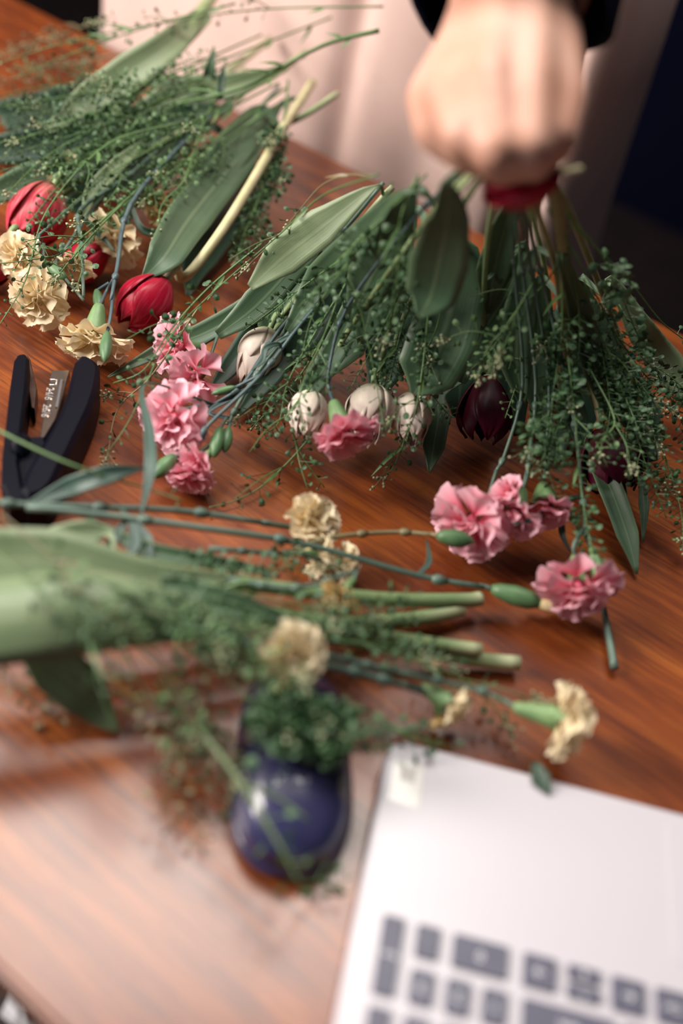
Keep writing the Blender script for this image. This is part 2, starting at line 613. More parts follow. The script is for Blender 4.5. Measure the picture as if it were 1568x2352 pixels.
# arms: the one on the photo's left hangs, the other reaches out over the desk
SH = [pp(-0.17, 0.08, 1.37), pp(0.17, 0.12, 1.37)]
capsule(g, pp(-0.05, 0.07, 1.36), SH[0], 0.06, 0.052)
capsule(g, pp(0.05, 0.07, 1.36), SH[1], 0.06, 0.052)
EL0, WR0 = pp(-0.24, 0.0, 1.10), pp(-0.23, 0.07, 0.90)
capsule(g, SH[0], EL0, 0.048, 0.036)
capsule(g, EL0, WR0, 0.036, 0.025)
capsule(g, WR0, pp(-0.228, 0.09, 0.83), 0.026, 0.03)
for k in range(4):
    capsule(g, pp(-0.228 + 0.002 * k, 0.065 + 0.017 * k, 0.815), pp(-0.222 + 0.002 * k, 0.07 + 0.017 * k, 0.745 + 0.004 * abs(k - 1.5)), 0.0085, 0.0075)
WR = PD(1190, -15, 0.478)
EL = pp(0.262, 0.32, 1.205)
capsule(g, SH[1], EL, 0.048, 0.038)
for dx in (-0.011, 0.011):
    sd = RI * dx
    capsule(g, EL, WR + sd * 1.1, 0.036, 0.0225)
HAND = []


def hc(p, q):
    a, b = PD(*p[:3]), PD(*q[:3])
    HAND.append((a, b))
    capsule(g, a, b, p[3] / 1000, q[3] / 1000)


wr = [(1135, 0, .478, 21), (1165, 0, .476, 22), (1200, 0, .476, 22), (1235, 0, .478, 20)]
kn = [(1030, 215, .440, 12.5), (1118, 195, .430, 13.5), (1212, 198, .431, 13), (1290, 228, .439, 11.5)]
pi = [(1062, 315, .424, 9.8), (1138, 345, .417, 10.3), (1215, 338, .418, 10), (1280, 312, .428, 8.8)]
di = [(1092, 365, .445, 8.8), (1155, 383, .441, 9.2), (1225, 375, .442, 9), (1278, 342, .449, 8)]
tp = [(1105, 345, .462, 7.8), (1162, 362, .462, 8.2), (1228, 352, .462, 8), (1272, 325, .464, 7.2)]
for a, b, c2, d2, e2 in zip(wr, kn, pi, di, tp):
    hc(a, b); hc(b, c2); hc(c2, d2); hc(d2, e2)
hc((1100, 80, .468, 18), (1060, 130, .462, 15))
hc((1060, 130, .462, 15), (990, 225, .456, 12.5))
hc((990, 225, .456, 12.5), (1000, 300, .448, 10.5))
hc((1000, 300, .448, 10.5), (1058, 352, .449, 8.5))
body = remeshed(g, 'body', MAT['skin'], person, 0.0032, 5)

# dress: one wide hanging shell with folds
def ring(z, ax, by, front, nseg=480):
    out = []
    for k in range(nseg):
        th = 2 * math.pi * k / nseg
        ca, sa = math.cos(th), math.sin(th)
        e = 0.62
        a = ax * math.copysign(abs(ca) ** e, ca)
        b = by * math.copysign(abs(sa) ** e, sa)
        if sa > 0:
            gr = 0
            gr += 0.085 * math.exp(-((a - 0.275 * ax / 0.325 - 0.004) / 0.012) ** 2)
            gr += 0.016 * math.exp(-((a - 0.085) / 0.016) ** 2)
            gr += 0.012 * math.exp(-((a - 0.18) / 0.03) ** 2)
            gr += 0.006 * math.sin(a * 38 + 3 * z) * (0.3 + (1.1 - z))
            b -= gr
            b += front
        out.append((pp(a - 0.066, b, z), z, k / nseg))
    return out


g = G()
g.grid([ring(*q) for q in ((0.30, 0.36, 0.22, 0), (0.45, 0.35, 0.19, 0), (0.60, 0.335, 0.155, 0), (0.72, 0.328, 0.142, 0), (0.86, 0.322, 0.138, 0.0),
                           (1.0, 0.315, 0.135, 0.0), (1.12, 0.24, 0.13, 0.01), (1.24, 0.19, 0.13, 0.05), (1.345, 0.11, 0.10, 0.07))], True)
g.obj('apron_dress', MAT['linen'], person, thick=0.003)
g = G()
capsule(g, pp(-0.05, 0.07, 1.37), SH[0], 0.072, 0.064)
capsule(g, pp(0.05, 0.07, 1.37), SH[1], 0.072, 0.064)
capsule(g, SH[0], EL0, 0.062, 0.050)
capsule(g, EL0, WR0, 0.050, 0.038)
for s in (-1, 1):
    capsule(g, pp(s * 0.05, 0.03, 1.12), pp(s * 0.07, 0.06, 1.33), 0.105, 0.112)
capsule(g, SH[1], EL, 0.062, 0.054)
remeshed(g, 'sweater', MAT['knit'], person, 0.007, 5)
g = G()                                       # wide open cuff round the wrist
CE = PD(1163, -6, 0.480)
ax = (CE - EL).normalized()
rd = random.Random(2)
prof = [(0, 0.054), (0.1, 0.052), (0.2, 0.051), (1.0, 0.0)]
Ls = (CE - EL).length
rows = []
a1 = RI.copy(); a1 = (a1 - ax * a1.dot(ax)).normalized(); b1 = ax.cross(a1)
for i in range(9):
    f = i / 8
    r = 0.053 - 0.004 * math.sin(f * math.pi)
    rows.append([(EL + ax * (f * Ls + (0.006 * math.sin(3 * th + 1) if i == 8 else 0)) + r * (math.cos(th) * a1 + math.sin(th) * b1), f, 0) for th in [2 * math.pi * k / 32 for k in range(32)]])
g.grid(rows, True)
g.obj('sleeve', MAT['knit'], person, thick=0.004)
g = G()                                       # hair cap and bun
capsule(g, pp(0, 0.085, 1.60), pp(0, 0.10, 1.645), 0.095, 0.098)
capsule(g, pp(0, 0.0, 1.62), pp(0, -0.02, 1.63), 0.045, 0.04)
remeshed(g, 'hair', MAT['hair'], person, 0.006, 4)
for s in (-1, 1):
    g = G()
    g.lathe(pp(s * 0.032, 0.207, 1.578), -ND, [(0, 0.011), (0.006, 0.010), (0.011, 0.004)], 12)
    g.obj('eye', simple('eye', (0.02, 0.015, 0.01), (0.8, 0.8, 0.8), 0.2), person)

# ------------------------------------------------------------------ laptop
LO = Vector((0.0490, 0.2850, TZ))
E1, E2 = Vector((0.9994, -0.035, 0)), Vector((-0.035, -0.9994, 0))
LZ = 0.0175


def lp(a, b, z):
    return LO + E1 * a + E2 * b + Vector((0, 0, z))


def tomesh(o):
    me = bpy.data.meshes.new_from_object(o.evaluated_get(bpy.context.evaluated_depsgraph_get()))
    nm = o.data.name.split('.')[0]
    bpy.data.objects.remove(o)
    o = bpy.data.objects.new(nm, me)
    COL.objects.link(o)
    return o


def rrect(cx, cy, w, h, r, n=4):
    out = []
    for sx, sy, a0 in ((1, 1, 0), (-1, 1, 90), (-1, -1, 180), (1, -1, 270)):
        for i in range(n + 1):
            a = math.radians(a0 + 90 * i / n)
            out.append((cx + sx * (w / 2 - r) + r * math.cos(a), cy + sy * (h / 2 - r) + r * math.sin(a)))
    return out


lap = thing('laptop', 'open silver white laptop with grey keys at the near desk edge', 'laptop', lp(0.18, 0.12, 0))
mw, t, bs = nt('silver_white_casing')
bs.inputs['Base Color'].default_value = (0.53, 0.50, 0.545, 1)
bs.inputs['Roughness'].default_value = 0.34
bs.inputs['Coat Weight'].default_value = 0.25
bs.inputs['Coat Roughness'].default_value = 0.25
bump(t, bs, noise(t, 2500, 2, objcoord(t)), 0.05, 0.0002)
MAT['casing'] = mw
MAT['key'] = simple('grey_keycap', (0.085, 0.085, 0.125), (0.095, 0.095, 0.14), 0.45, 200)
MAT['legend'] = simple('white_key_print', (0.75, 0.75, 0.8), (0.8, 0.8, 0.85), 0.6)
MAT['screen'] = simple('dark_screen_glass', (0.004, 0.004, 0.006), (0.005, 0.005, 0.008), 0.08, 20)
LROT = Matrix((-E1, E2, Vector((0, 0, 1)))).transposed().to_4x4()   # the typist's right, away, up


def lobj(name, poly, z0, z1, bev, mat, parent, at=None):
    """poly in (a, b); built flat in laptop space"""
    g = G()
    g.prism([(-p[0], p[1]) for p in poly][::-1], z0, z1, bev)
    me = g.mesh(name, smooth=False)
    me.materials.append(mat)
    o = bpy.data.objects.new(name, me)
    COL.objects.link(o)
    o.parent = parent
    mm = LROT.copy()
    mm.translation = lp(0, 0, 0) - Vector(lap['_o'])
    o.matrix_local = mm
    return o


LW, LD = 0.359, 0.241
base = lobj('base', rrect(LW / 2, LD / 2, LW, LD, 0.010, 6), 0.0015, LZ, 0.0016, MAT['casing'], lap)
lobj('touchpad', rrect(0.195, 0.042, 0.105, 0.070, 0.004), LZ, LZ + 0.0003, 0, MAT['casing'], lap)
for a in (0.03, LW - 0.03):
    for b in (0.02, LD - 0.02):
        lobj('rubber_foot', rrect(a, b, 0.02, 0.008, 0.003), 0.0, 0.0016, 0, MAT['black_plastic'], lap)
KEYS = []


def key(a, b, w, h, legend=None, size=0.0052):
    me = None
    for k in KEYS:
        if k[0] == (w, h):
            me = k[1]
    if me is None:
        g = G()
        g.prism(rrect(0, 0, w, h, 0.0016, 3), 0.0, 0.0016, 0.0004)
        me = g.mesh('key', smooth=False)
        me.materials.append(MAT['key'])
        KEYS.append(((w, h), me))
    o = bpy.data.objects.new('key', me)
    COL.objects.link(o)
    o.parent = lap
    mm = LROT.copy()
    mm.translation = lp(a, b, LZ) - Vector(lap['_o'])
    o.matrix_local = mm
    if legend:
        cu = bpy.data.curves.new('key_legend', 'FONT')
        cu.body = legend
        cu.size = size
        cu.align_x, cu.align_y = 'CENTER', 'CENTER'
        cu.extrude = 0.00004
        cu.materials.append(MAT['legend'])
        t_ = bpy.data.objects.new('key_legend', cu)
        COL.objects.link(t_)
        t_ = tomesh(t_)
        t_.parent = o
        t_.location = (0, 0, 0.00168)
    return o


RB = [0.0975, 0.1168, 0.1361, 0.1554, 0.1747, 0.192]
NW, KW, KH = 0.0105, 0.0148, 0.0145
key(0.0168, 0.1071, 0.0098, 0.034, 'Enter', 0.0034)
key(0.0325, RB[0], NW, KH, '.', 0.006)
key(0.0558, RB[0], 0.0245, KH, '0', 0.006)
key(0.0822, RB[0], KW, KH, '\u2192', 0.007)
key(0.1018, RB[0] - 0.0040, KW, 0.0064, '\u2193', 0.005)
key(0.1018, RB[0] + 0.0040, KW, 0.0064, '\u2191', 0.005)
key(0.1214, RB[0], KW, KH, '\u2190', 0.007)
key(0.1410, RB[0], KW, KH, 'Ctrl', 0.0045)
key(0.1606, RB[0], KW, KH, 'Alt', 0.0045)
key(0.2160, RB[0], 0.088, KH)
for i, s in enumerate(('Alt', '\u2318', 'Fn', 'Ctrl')):
    key(0.2750 + 0.0196 * i, RB[0], KW, KH)
for r, names in ((1, '321'), (2, '654'), (3, '987')):
    for i, s in enumerate(names):
        key(0.0325 + 0.0156 * i, RB[r], NW, KH, s, 0.006)
key(0.0168, 0.1457, 0.0098, 0.034, '+', 0.006)
for i, s in enumerate('-*/'):
    key(0.0168 + 0.0156 * i, RB[4], NW, KH)
key(0.0636, RB[4], NW, KH)
key(0.0955, RB[1], 0.0400, KH, 'Shift', 0.005)
for i in range(10):
    key(0.1265 + 0.0196 * i, RB[1], KW, KH, '/.,MNBVCXZ'[i])
key(0.0865, RB[2], 0.0222, KH, 'Enter', 0.0045)
for i in range(11):
    key(0.1095 + 0.0196 * i, RB[2], KW, KH)
for r, n in ((3, 13), (4, 13)):
    for i in range(n):
        key(0.0835 + 0.0196 * i, RB[r], KW, KH)
for i in range(15):
    key(0.0325 + 0.0205 * i, RB[5], KW, 0.009)
# lid leaning back towards the viewer
lt = math.radians(118)
LX, LY = E1, (-E2 * math.cos(lt) + Vector((0, 0, 1)) * math.sin(lt))
LY = (E2 * -math.cos(lt) + Vector((0, 0, math.sin(lt)))).normalized()
LN = LX.cross(LY)
c = lp(LW / 2, LD - 0.004, LZ - 0.001) + LY * 0.117
g = G(); g.box(c, LW, 0.226, 0.006, LX, LY, LN)
lid = g.obj('lid', MAT['casing'], lap, smooth=False)
g = G(); g.box(c - LN * 0.0032, LW - 0.02, 0.20, 0.0012, LX, LY, LN)
g.obj('screen', MAT['screen'], lid, smooth=False)
g = G(); g.tube([lp(0.05, LD - 0.004, LZ - 0.002), lp(LW - 0.05, LD - 0.004, LZ - 0.002)], 0.0042, 10, n=2)
g.obj('hinge', MAT['casing'], lap)
st = lobj('sticker', rrect(0.0125, 0.0235, 0.015, 0.023, 0.0012), LZ, LZ + 0.00015, 0, simple('clear_sticker', (0.66, 0.64, 0.60), (0.74, 0.72, 0.69), 0.12), lap)
st['label'] = 'small glossy pale sticker near the corner'
lobj('sticker_print', rrect(0.0125, 0.0185, 0.008, 0.008, 0.0005), LZ + 0.00015, LZ + 0.00022, 0, simple('sticker_ink', (0.42, 0.38, 0.36), (0.55, 0.5, 0.48), 0.3), st)
bpy.data.objects['sticker_print'].matrix_local = Matrix()

# ------------------------------------------------------------------ mouse
mb, mt_ = PX(660, 2028, 0), PX(678, 1640, 0.012)
MY = (mt_ - mb); MY.z = 0; MY.normalize()
MX = Vector((MY.y, -MY.x, 0))
MO = mb + MY * 0.056
MO.z = TZ
mouse = thing('mouse', 'glossy navy computer mouse half covered by a green sprig', 'mouse', MO)


def mprof(y):
    """half width and height of the shell along its length, y in -1..1 (palm end to button end)"""
    w = 0.0290 * (1 - abs(y) ** 3.2) ** 0.42 * (1.0 - 0.07 * math.exp(-((y - 0.25) / 0.35) ** 2))
    h = 0.0345 * (1 - abs((y + 0.12) / 1.13) ** 2.6) ** 0.7
    return w, max(h, 0.006)


def mshell(y0, y1, a0, a1, lift, ny=16, na=14, base=0.008):
    g = G()
    rows = []
    for i in range(ny + 1):
        y = y0 + (y1 - y0) * i / ny
        w, h = mprof(y)
        r = []
        for k in range(na + 1):
            a = a0 + (a1 - a0) * k / na
            cx, cz = math.cos(a), math.sin(a)
            x = (w + lift) * math.copysign(abs(cx) ** 0.8, cx)
            z = base + (h - base + lift) * max(cz, 0) ** 0.75
            r.append((MO + MX * x + MY * (y * 0.0555 * (1 + lift / 0.06)) + Vector((0, 0, z)), i / ny, k / na))
        rows.append(r)
    g.grid(rows)
    return g


g = G()
poly = []
for i in range(40):
    a = 2 * math.pi * i / 40
    y = math.sin(a)
    y = math.copysign(abs(y) ** 0.75, y) * 0.995
    w, h = mprof(y)
    poly.append((math.copysign(w + 0.0012, math.cos(a)) * (abs(math.cos(a)) > 1e-6), y * 0.0566))
rows = []
for z, k in ((0.001, 0.92), (0.004, 1.0), (0.009, 1.0), (0.011, 0.96)):
    rows.append([(MO + MX * p[0] * k + MY * p[1] * k + Vector((0, 0, z)), 0, 0) for p in poly])
ix = g.grid(rows, True)
g.f.append(tuple(ix[-1])); g.f.append(tuple(reversed(ix[0])))
g.obj('lower_body', MAT['navy_plastic'], mouse)
mshell(-0.999, 0.22, 0, math.pi, 0).obj('palm_shell', MAT['navy_plastic'], mouse, thick=0.0006)
mshell(0.235, 0.998, 0.0, math.pi * 0.47, 0, 12, 8).obj('button', MAT['navy_plastic'], mouse, thick=0.0006)
mshell(0.235, 0.998, math.pi * 0.53, math.pi, 0, 12, 8).obj('button', MAT['navy_plastic'], mouse, thick=0.0006)
g = G()
wc = MO + MY * 0.034 + Vector((0, 0, 0.0225))
g.tube([wc - MX * 0.003, wc + MX * 0.003], 0.0095, 20, n=1)
g.obj('scroll_wheel', MAT['black_plastic'], mouse)

# ------------------------------------------------------------------ stapler lying open on its side
SZ = 0.028


def pxpoly(pts, z):
    q = [PX(x, y, z) for x, y in pts]
    return [(p.x, p.y) for p in q]


def ccw(p):
    a = sum(p[i - 1][0] * p[i][1] - p[i][0] * p[i - 1][1] for i in range(len(p)))
    return p if a > 0 else p[::-1]


def pspline(pts, n=4):
    q = [Vector((x, y, 0)) for x, y in pts]
    return [(v.x, v.y) for v in spline(q, n)]


stp = thing('stapler', 'black stapler lying open on its side left of the pink carnations', 'stapler', PX(100, 980, 0))


def sobj(name, poly, z0, z1, bev, mat, parent, smooth=False):
    g = G()
    g.prism(ccw(poly), TZ + z0, TZ + z1, bev)
    return g.obj(name, mat, parent, smooth)


basep = [(40, 812), (58, 810), (67, 822), (62, 890), (54, 960), (48, 1010), (44, 1060), (52, 1110), (60, 1150), (20, 1150), (2, 1110), (4, 1050), (12, 980), (22, 890), (32, 825)]
sobj('base_arm', pxpoly(basep, SZ), 0.001, SZ, 0.002, MAT['black_plastic'], stp)
an = [(62, 820), (70, 830), (86, 900), (80, 945), (72, 940), (66, 900)]
sobj('anvil_plate', pxpoly(an, 0.012), 0.002, 0.014, 0.0006, simple('dull_steel', (0.10, 0.06, 0.05), (0.16, 0.10, 0.08), 0.35, 80, metal=0.8), stp)
hl = pspline([(172, 826), (163, 860), (152, 905), (134, 950), (112, 990), (88, 1030), (70, 1062), (56, 1090), (46, 1120)])
hr = pspline([(62, 1142), (100, 1130), (124, 1105), (140, 1070), (158, 1040), (182, 990), (206, 940), (220, 900), (227, 868), (228, 838), (206, 815), (185, 812)])
sobj('handle_arm', pxpoly(hl + hr, SZ + 0.004), 0.001, SZ + 0.004, 0.003, MAT['black_plastic'], stp)
hb = [(44, 985), (72, 1000), (104, 1000), (112, 1050), (104, 1128), (70, 1146), (34, 1146), (30, 1050)]
sobj('hinge_block', pxpoly(hb, SZ - 0.003), 0.001, SZ - 0.003, 0.002, MAT['black_plastic'], stp)
pv = PX(56, 1105, 0)
g = G(); g.tube([pv + Vector((0, 0, 0.0005)), pv + Vector((0, 0, SZ + 0.006))], 0.0055, 14, n=1)
g.obj('hinge_pin', MAT['black_plastic'], stp)
# staple magazine: channel with a glossy embossed strip
mag = [(119, 850), (160, 850), (146, 905), (128, 962), (98, 1010), (91, 1006), (104, 930)]
msteel = simple('clear_brownish_steel', (0.30, 0.22, 0.18), (0.40, 0.30, 0.24), 0.22, 60, metal=0.85)
mg = sobj('staple_magazine', pxpoly(mag, 0.020), 0.004, 0.020, 0.0006, msteel, stp)
mg['label'] = 'metal magazine with embossed text and staple sign'
sobj('staple_rail', pxpoly([(139, 872), (144, 872), (132, 935), (127, 935)], 0.021), 0.018, 0.0212, 0, simple('bright_rail', (0.5, 0.5, 0.55), (0.6, 0.6, 0.65), 0.25, metal=0.9), mg)
A, B = PX(123, 872, 0.0202), PX(110, 940, 0.0202)
tx = (B - A).normalized()
ty = Vector((0, 0, 1)).cross(tx)
emb = simple('embossed_bright_metal', (0.75, 0.70, 0.68), (0.85, 0.80, 0.78), 0.2, metal=0.6)
LT = (B - A).length
cu = bpy.data.curves.new('embossed_text', 'FONT')
cu.body = '24/6  26/6'
cu.size = 0.0072
cu.extrude = 0.0003
cu.align_x, cu.align_y = 'LEFT', 'CENTER'
cu.materials.append(emb)
o = bpy.data.objects.new('embossed_text', cu)
COL.objects.link(o); o = tomesh(o); o.parent = mg
mm = Matrix((tx, ty, Vector((0, 0, 1)))).transposed().to_4x4()
mm.translation = A + tx * LT * 0.28 + ty * -0.001 - Vector(stp['_o'])
o.matrix_local = mm
g = G()                                       # the staple pictogram: two legs and a crown
for a, b in (((0, -.0022), (0, .0022)), ((.0055, -.0022), (.0055, .0022)), ((0, .0022), (.0055, .0022))):
    g.tube([A + tx * a[0] + ty * a[1], A + tx * b[0] + ty * b[1]], 0.00055, 6, n=1)
g.obj('staple_sign', emb, mg)
# ------------------------------------------------------------------ end of hardware

# ------------------------------------------------------------------ flower builders
UPV = Vector((0, -0.5, 0.87))
RN = random.Random(11)


def leaf_geo(g, pts, wpx, fold=0.25, up=UPV, tw=0.0, wave=0.0, n=5, nv=7, seed=0):
    """blade along pts; wpx: widths in photo pixels along the path"""
    Pn = spline(pts, n)
    N = len(Pn)
    rows = []
    for i, p in enumerate(Pn):
        t = (Pn[min(i + 1, N - 1)] - Pn[max(i - 1, 0)]).normalized()
        u2 = up - t * up.dot(t)
        u2 = u2.normalized() if u2.length > 1e-4 else t.orthogonal().normalized()
        f = i / (N - 1)
        if tw:
            u2 = Quaternion(t, math.radians(tw * (f - 0.5))) @ u2
        s = t.cross(u2)
        w = M_(p, slerp1(wpx, f)) / 2
        r = []
        for k in range(nv):
            v = -1 + 2 * k / (nv - 1)
            off = fold * w * (abs(v) ** 1.6) + wave * w * math.sin(f * 11 + seed + (2 if v > 0 else 0)) * v * v
            q = p + s * (v * w) + u2 * off
            q.z = max(q.z, TZ + 0.0012) if (q.dot(ND) < 0.80) else q.z
            r.append((q, f, v))
        rows.append(r)
    g.grid(rows)


def add_leaf(parent, path, wpx, mat='leaf', fold=0.25, up=None, tw=0.0, wave=0.06, name='leaf', stem=None):
    g = G()
    pts = P3(path)
    if stem:                            # every leaf springs from its stem
        q = min(spline(stem, 8), key=lambda p: (p - pts[0]).length)
        d = (q - pts[0]).length
        if 0.004 < d < 0.09 and q.dot(pts[1] - pts[0]) < 1e9:
            pts, wpx = [q] + pts, [7] + list(wpx)
    if up is None:                      # broad side turned up and towards where the light and the viewer are
        up = ((CAM - pts[len(pts) // 2]).normalized() * 0.75 + Vector((0, 0, 0.25))).normalized()
    leaf_geo(g, pts, wpx, fold, up, tw, wave, seed=len(path) + path[0][0])
    return g.obj(name, MAT[mat], parent, thick=0.0006)


# ---- carnation petals (shared meshes)
def carn_petal(seed, ruf, reflex, ha=0.95):
    rd = random.Random(seed)
    g = G()
    nr, na = 9, 15
    ph, k2 = rd.uniform(0, 6), rd.uniform(2.2, 3.4)
    rows = []
    for i in range(nr + 1):
        r = i / nr
        row = []
        wr = ha * (0.22 + 0.78 * r ** 0.7)
        for j in range(na + 1):
            a = -1 + 2 * j / na
            rr = r * (1 - 0.10 * a * a * r)
            if i == nr:
                rr += (0.022 if j % 2 else -0.012) + rd.uniform(-0.02, 0.02)
            th = a * wr * 0.62
            x = rr * math.sin(th) * (0.35 + 0.75 * r)
            y = rr * math.cos(th * 0.75)
            z = ruf * r ** 2.2 * math.sin(k2 * a * 2 + ph) + 0.06 * ruf * r ** 3 * math.sin(9 * a + ph) - reflex * r ** 3 + 0.10 * a * a * r
            row.append((Vector((x, y, z)), r, a))
        rows.append(row)
    g.grid(rows)
    return g


PETALS = {}
for col in ('pink', 'cream', 'tan'):
    PETALS[col] = []
    for s in range(7):
        me = carn_petal(s + 3, 0.07 + 0.028 * (s % 4), 0.05 + 0.07 * (s % 3)).mesh('petal')
        me.materials.append(MAT[col])
        PETALS[col].append(me)


def frame(axis):
    a = axis.normalized()
    u = a.orthogonal().normalized()
    return a, u, a.cross(u)


def petal_matrix(org, axis, phi, tilt, scale, sx=1.0):
    a, u, v = frame(axis)
    rad = u * math.cos(phi) + v * math.sin(phi)
    e = (a * math.cos(tilt) + rad * math.sin(tilt)).normalized()
    nrm = (a * math.sin(tilt) - rad * math.cos(tilt)).normalized()
    x = e.cross(nrm)
    mm = Matrix((x * scale * sx, e * scale, nrm * scale)).transposed().to_4x4()
    mm.translation = org
    return mm


def add_petals(parent, mesh_list, org, axis, R, layers, rd, flat=None):
    off = Vector(parent['_o'])
    for n, tilt, ls, lift in layers:
        p0 = rd.uniform(0, 6)
        for k in range(n):
            phi = p0 + 2 * math.pi * k / n + rd.uniform(-0.2, 0.2)
            o = bpy.data.objects.new('petal', rd.choice(mesh_list))
            COL.objects.link(o)
            o.parent = parent
            tl = math.radians(tilt + rd.uniform(-9, 9))
            o.matrix_local = petal_matrix(org - off + axis * lift * R, axis, phi, tl, R * ls * rd.uniform(0.88, 1.08), rd.uniform(0.95, 1.2))


FULL = [(6, 84, 1.0, 0.0), (5, 62, 0.95, 0.03), (5, 42, 0.88, 0.05), (4, 24, 0.78, 0.06), (3, 9, 0.66, 0.06)]
CUP = [(5, 58, 1.0, 0.0), (5, 42, 0.97, 0.02), (4, 26, 0.92, 0.04), (3, 12, 0.82, 0.05)]
SMALL = [(4, 50, 1.0, 0.0), (4, 32, 0.95, 0.02), (2, 15, 0.85, 0.04)]
SIDE = [(7, 76, 1.0, 0.0), (6, 60, 0.98, 0.02), (5, 44, 0.93, 0.04), (4, 24, 0.86, 0.05)]
FEW = [(5, 66, 1.0, 0.0), (3, 40, 0.92, 0.03), (3, 18, 0.8, 0.04)]


def calyx_geo(g, base, mouth, r, seg=10):
    ax = mouth - base
    L = ax.length
    a, u, v = frame(ax)
    g.lathe(base, ax, [(-0.002, r * 0.34), (0, r * 0.52), (L * 0.22, r * 0.66), (L * 0.6, r * 0.86), (L * 0.9, r), (L, r * 1.04)], seg)
    for k in range(5):                                     # sepal teeth
        th = 2 * math.pi * k / 5
        d = u * math.cos(th) + v * math.sin(th)
        sd = a.cross(d)
        b = base + a * L * 0.96 + d * r * 1.02
        g.grid([[(b - sd * r * 0.55, 0, 0), (b + d * 0.0004, 0, 0), (b + sd * r * 0.55, 0, 0)], [(b + a * L * 0.26 + d * r * 0.3 - sd * 0.0002, 1, 0), (b + a * L * 0.28 + d * r * 0.3, 1, 0), (b + a * L * 0.26 + d * r * 0.3 + sd * 0.0002, 1, 0)]])


def carnation(label, stem, blooms=(), buds=(), leaves=(), rad=4.5, mat='stem_carn', group=None, cat='flower', name='carnation'):
    """stem: main path; blooms: dict(c, cal, r, col, kind, br); buds: dict(br, to, w); radii in photo px"""
    base = P3(stem)
    root = thing(name, label, cat, base[len(base) // 2], group)
    g = G()
    g.tube(base, [M_(base[0], rad * 1.15), M_(base[-1], rad * 0.8)], 7)
    # swollen nodes
    sp = spline(base, 4)
    for f in ((0.3, 0.62, 0.9) if name == 'carnation' else ()):
        i = int(f * (len(sp) - 2))
        p, q = sp[i], sp[i + 1]
        d = (q - p).normalized()
        r = M_(p, rad)
        g.lathe(p - d * r * 2, d, [(0, r * 0.9), (r * 1.6, r * 1.7), (r * 3, r * 1.55), (r * 5, r * 0.9)], 7)
    for b in blooms:
        c = PX(*b['c'][:2], b['c'][2] / 1000)
        k = PX(*b['cal'][:2], b['cal'][2] / 1000)
        R = M_(c, b['r'])
        ax = (c - k).normalized()
        if 'ax' in b:
            ax = idir(*b['ax'])
        mouth = c - ax * R * b.get('pull', 0.45)
        cl = b.get('cl', 0.55) * R
        kb = mouth - ax * cl if 'ax' in b else k
        br = P3(b['br']) if b.get('br') else [base[-1]]
        g.tube(br + [kb], [M_(kb, rad * 0.9), M_(kb, rad * 0.75)], 7)
        cg = G()
        calyx_geo(cg, kb, mouth, R * b.get('cr', 0.21))
        cg.obj('calyx', MAT['calyx'], root)
        rd = random.Random(int(b['c'][0] * 7 + b['c'][1]))
        bg = G()
        bg.lathe(mouth - ax * R * 0.05, ax, [(0, R * 0.16), (R * 0.2, R * 0.17), (R * 0.5, R * 0.04)], 8)
        bl = bg.obj('bloom', MAT[b['col']], root)
        add_petals(bl, PETALS[b['col']], mouth, ax, R * b.get('ps', 1.0), b.get('kind', FULL), rd)
    for b in buds:
        br = P3(b['br'])
        q = PX(b['to'][0], b['to'][1], b['to'][2] / 1000)
        g.tube([br[0]] + br[1:], [M_(br[0], rad * 0.8), M_(br[-1], rad * 0.75)], 7)
        d = q - br[-1]
        L = d.length
        w = M_(q, b['w'])
        bg = G()
        bg.lathe(br[-1], d, [(-0.0005, w * 0.4), (L * 0.12, w * 0.72), (L * 0.4, w), (L * 0.68, w * 0.92), (L * 0.88, w * 0.5), (L, w * 0.08)], 10)
        bo = bg.obj('bud', MAT['bud'], root)
        if b.get('tip'):
            tg = G()
            tg.lathe(br[-1] + d * 0.84, d, [(0, w * 0.5), (L * 0.2, w * 0.62), (L * 0.38, w * 0.45), (L * 0.45, w * 0.05)], 9)
            tg.obj('petal_tip', MAT[b['tip']], bo)
    g.obj('stem', MAT[mat], root)
    for lf in leaves:
        add_leaf(root, lf[0], lf[1], lf[2] if len(lf) > 2 else 'blade', 0.3, tw=lf[3] if len(lf) > 3 else 25, stem=base)
    return root


# ---- tulip petals
def tulip_petal(org, axis, phi, R, L, aw, open_, seed, curl=0.0):
    rd = random.Random(seed)
    a, u, v = frame(axis)
    g = G()
    nu, nv = 11, 9
    rows = []
    for i in range(nu + 1):
        t = i / nu
        rho = R * (math.sin(math.pi * (0.07 + 0.80 * t)) ** 0.72) * (1 + open_ * t * t) * (1 - curl * t ** 4)
        wid = aw * (math.sin(math.pi * min(1, 0.18 + 0.60 * t)) ** 0.6) * max(0.012, (1 - t ** 3.0)) ** 0.62
        row = []
        for k in range(nv):
            w = -1 + 2 * k / (nv - 1)
            th = phi + w * wid
            rr = rho * (1 + 0.03 * math.sin(5 * t + seed + 3 * w) - 0.05 * (1 - abs(w)) * t + 0.035 * w * w)
            h = L * (t + 0.02 * math.sin(7 * w + seed) * t)
            p = org + a * h + (u * math.cos(th) + v * math.sin(th)) * rr
            row.append((p, t, w))
        rows.append(row)
    g.grid(rows)
    return g


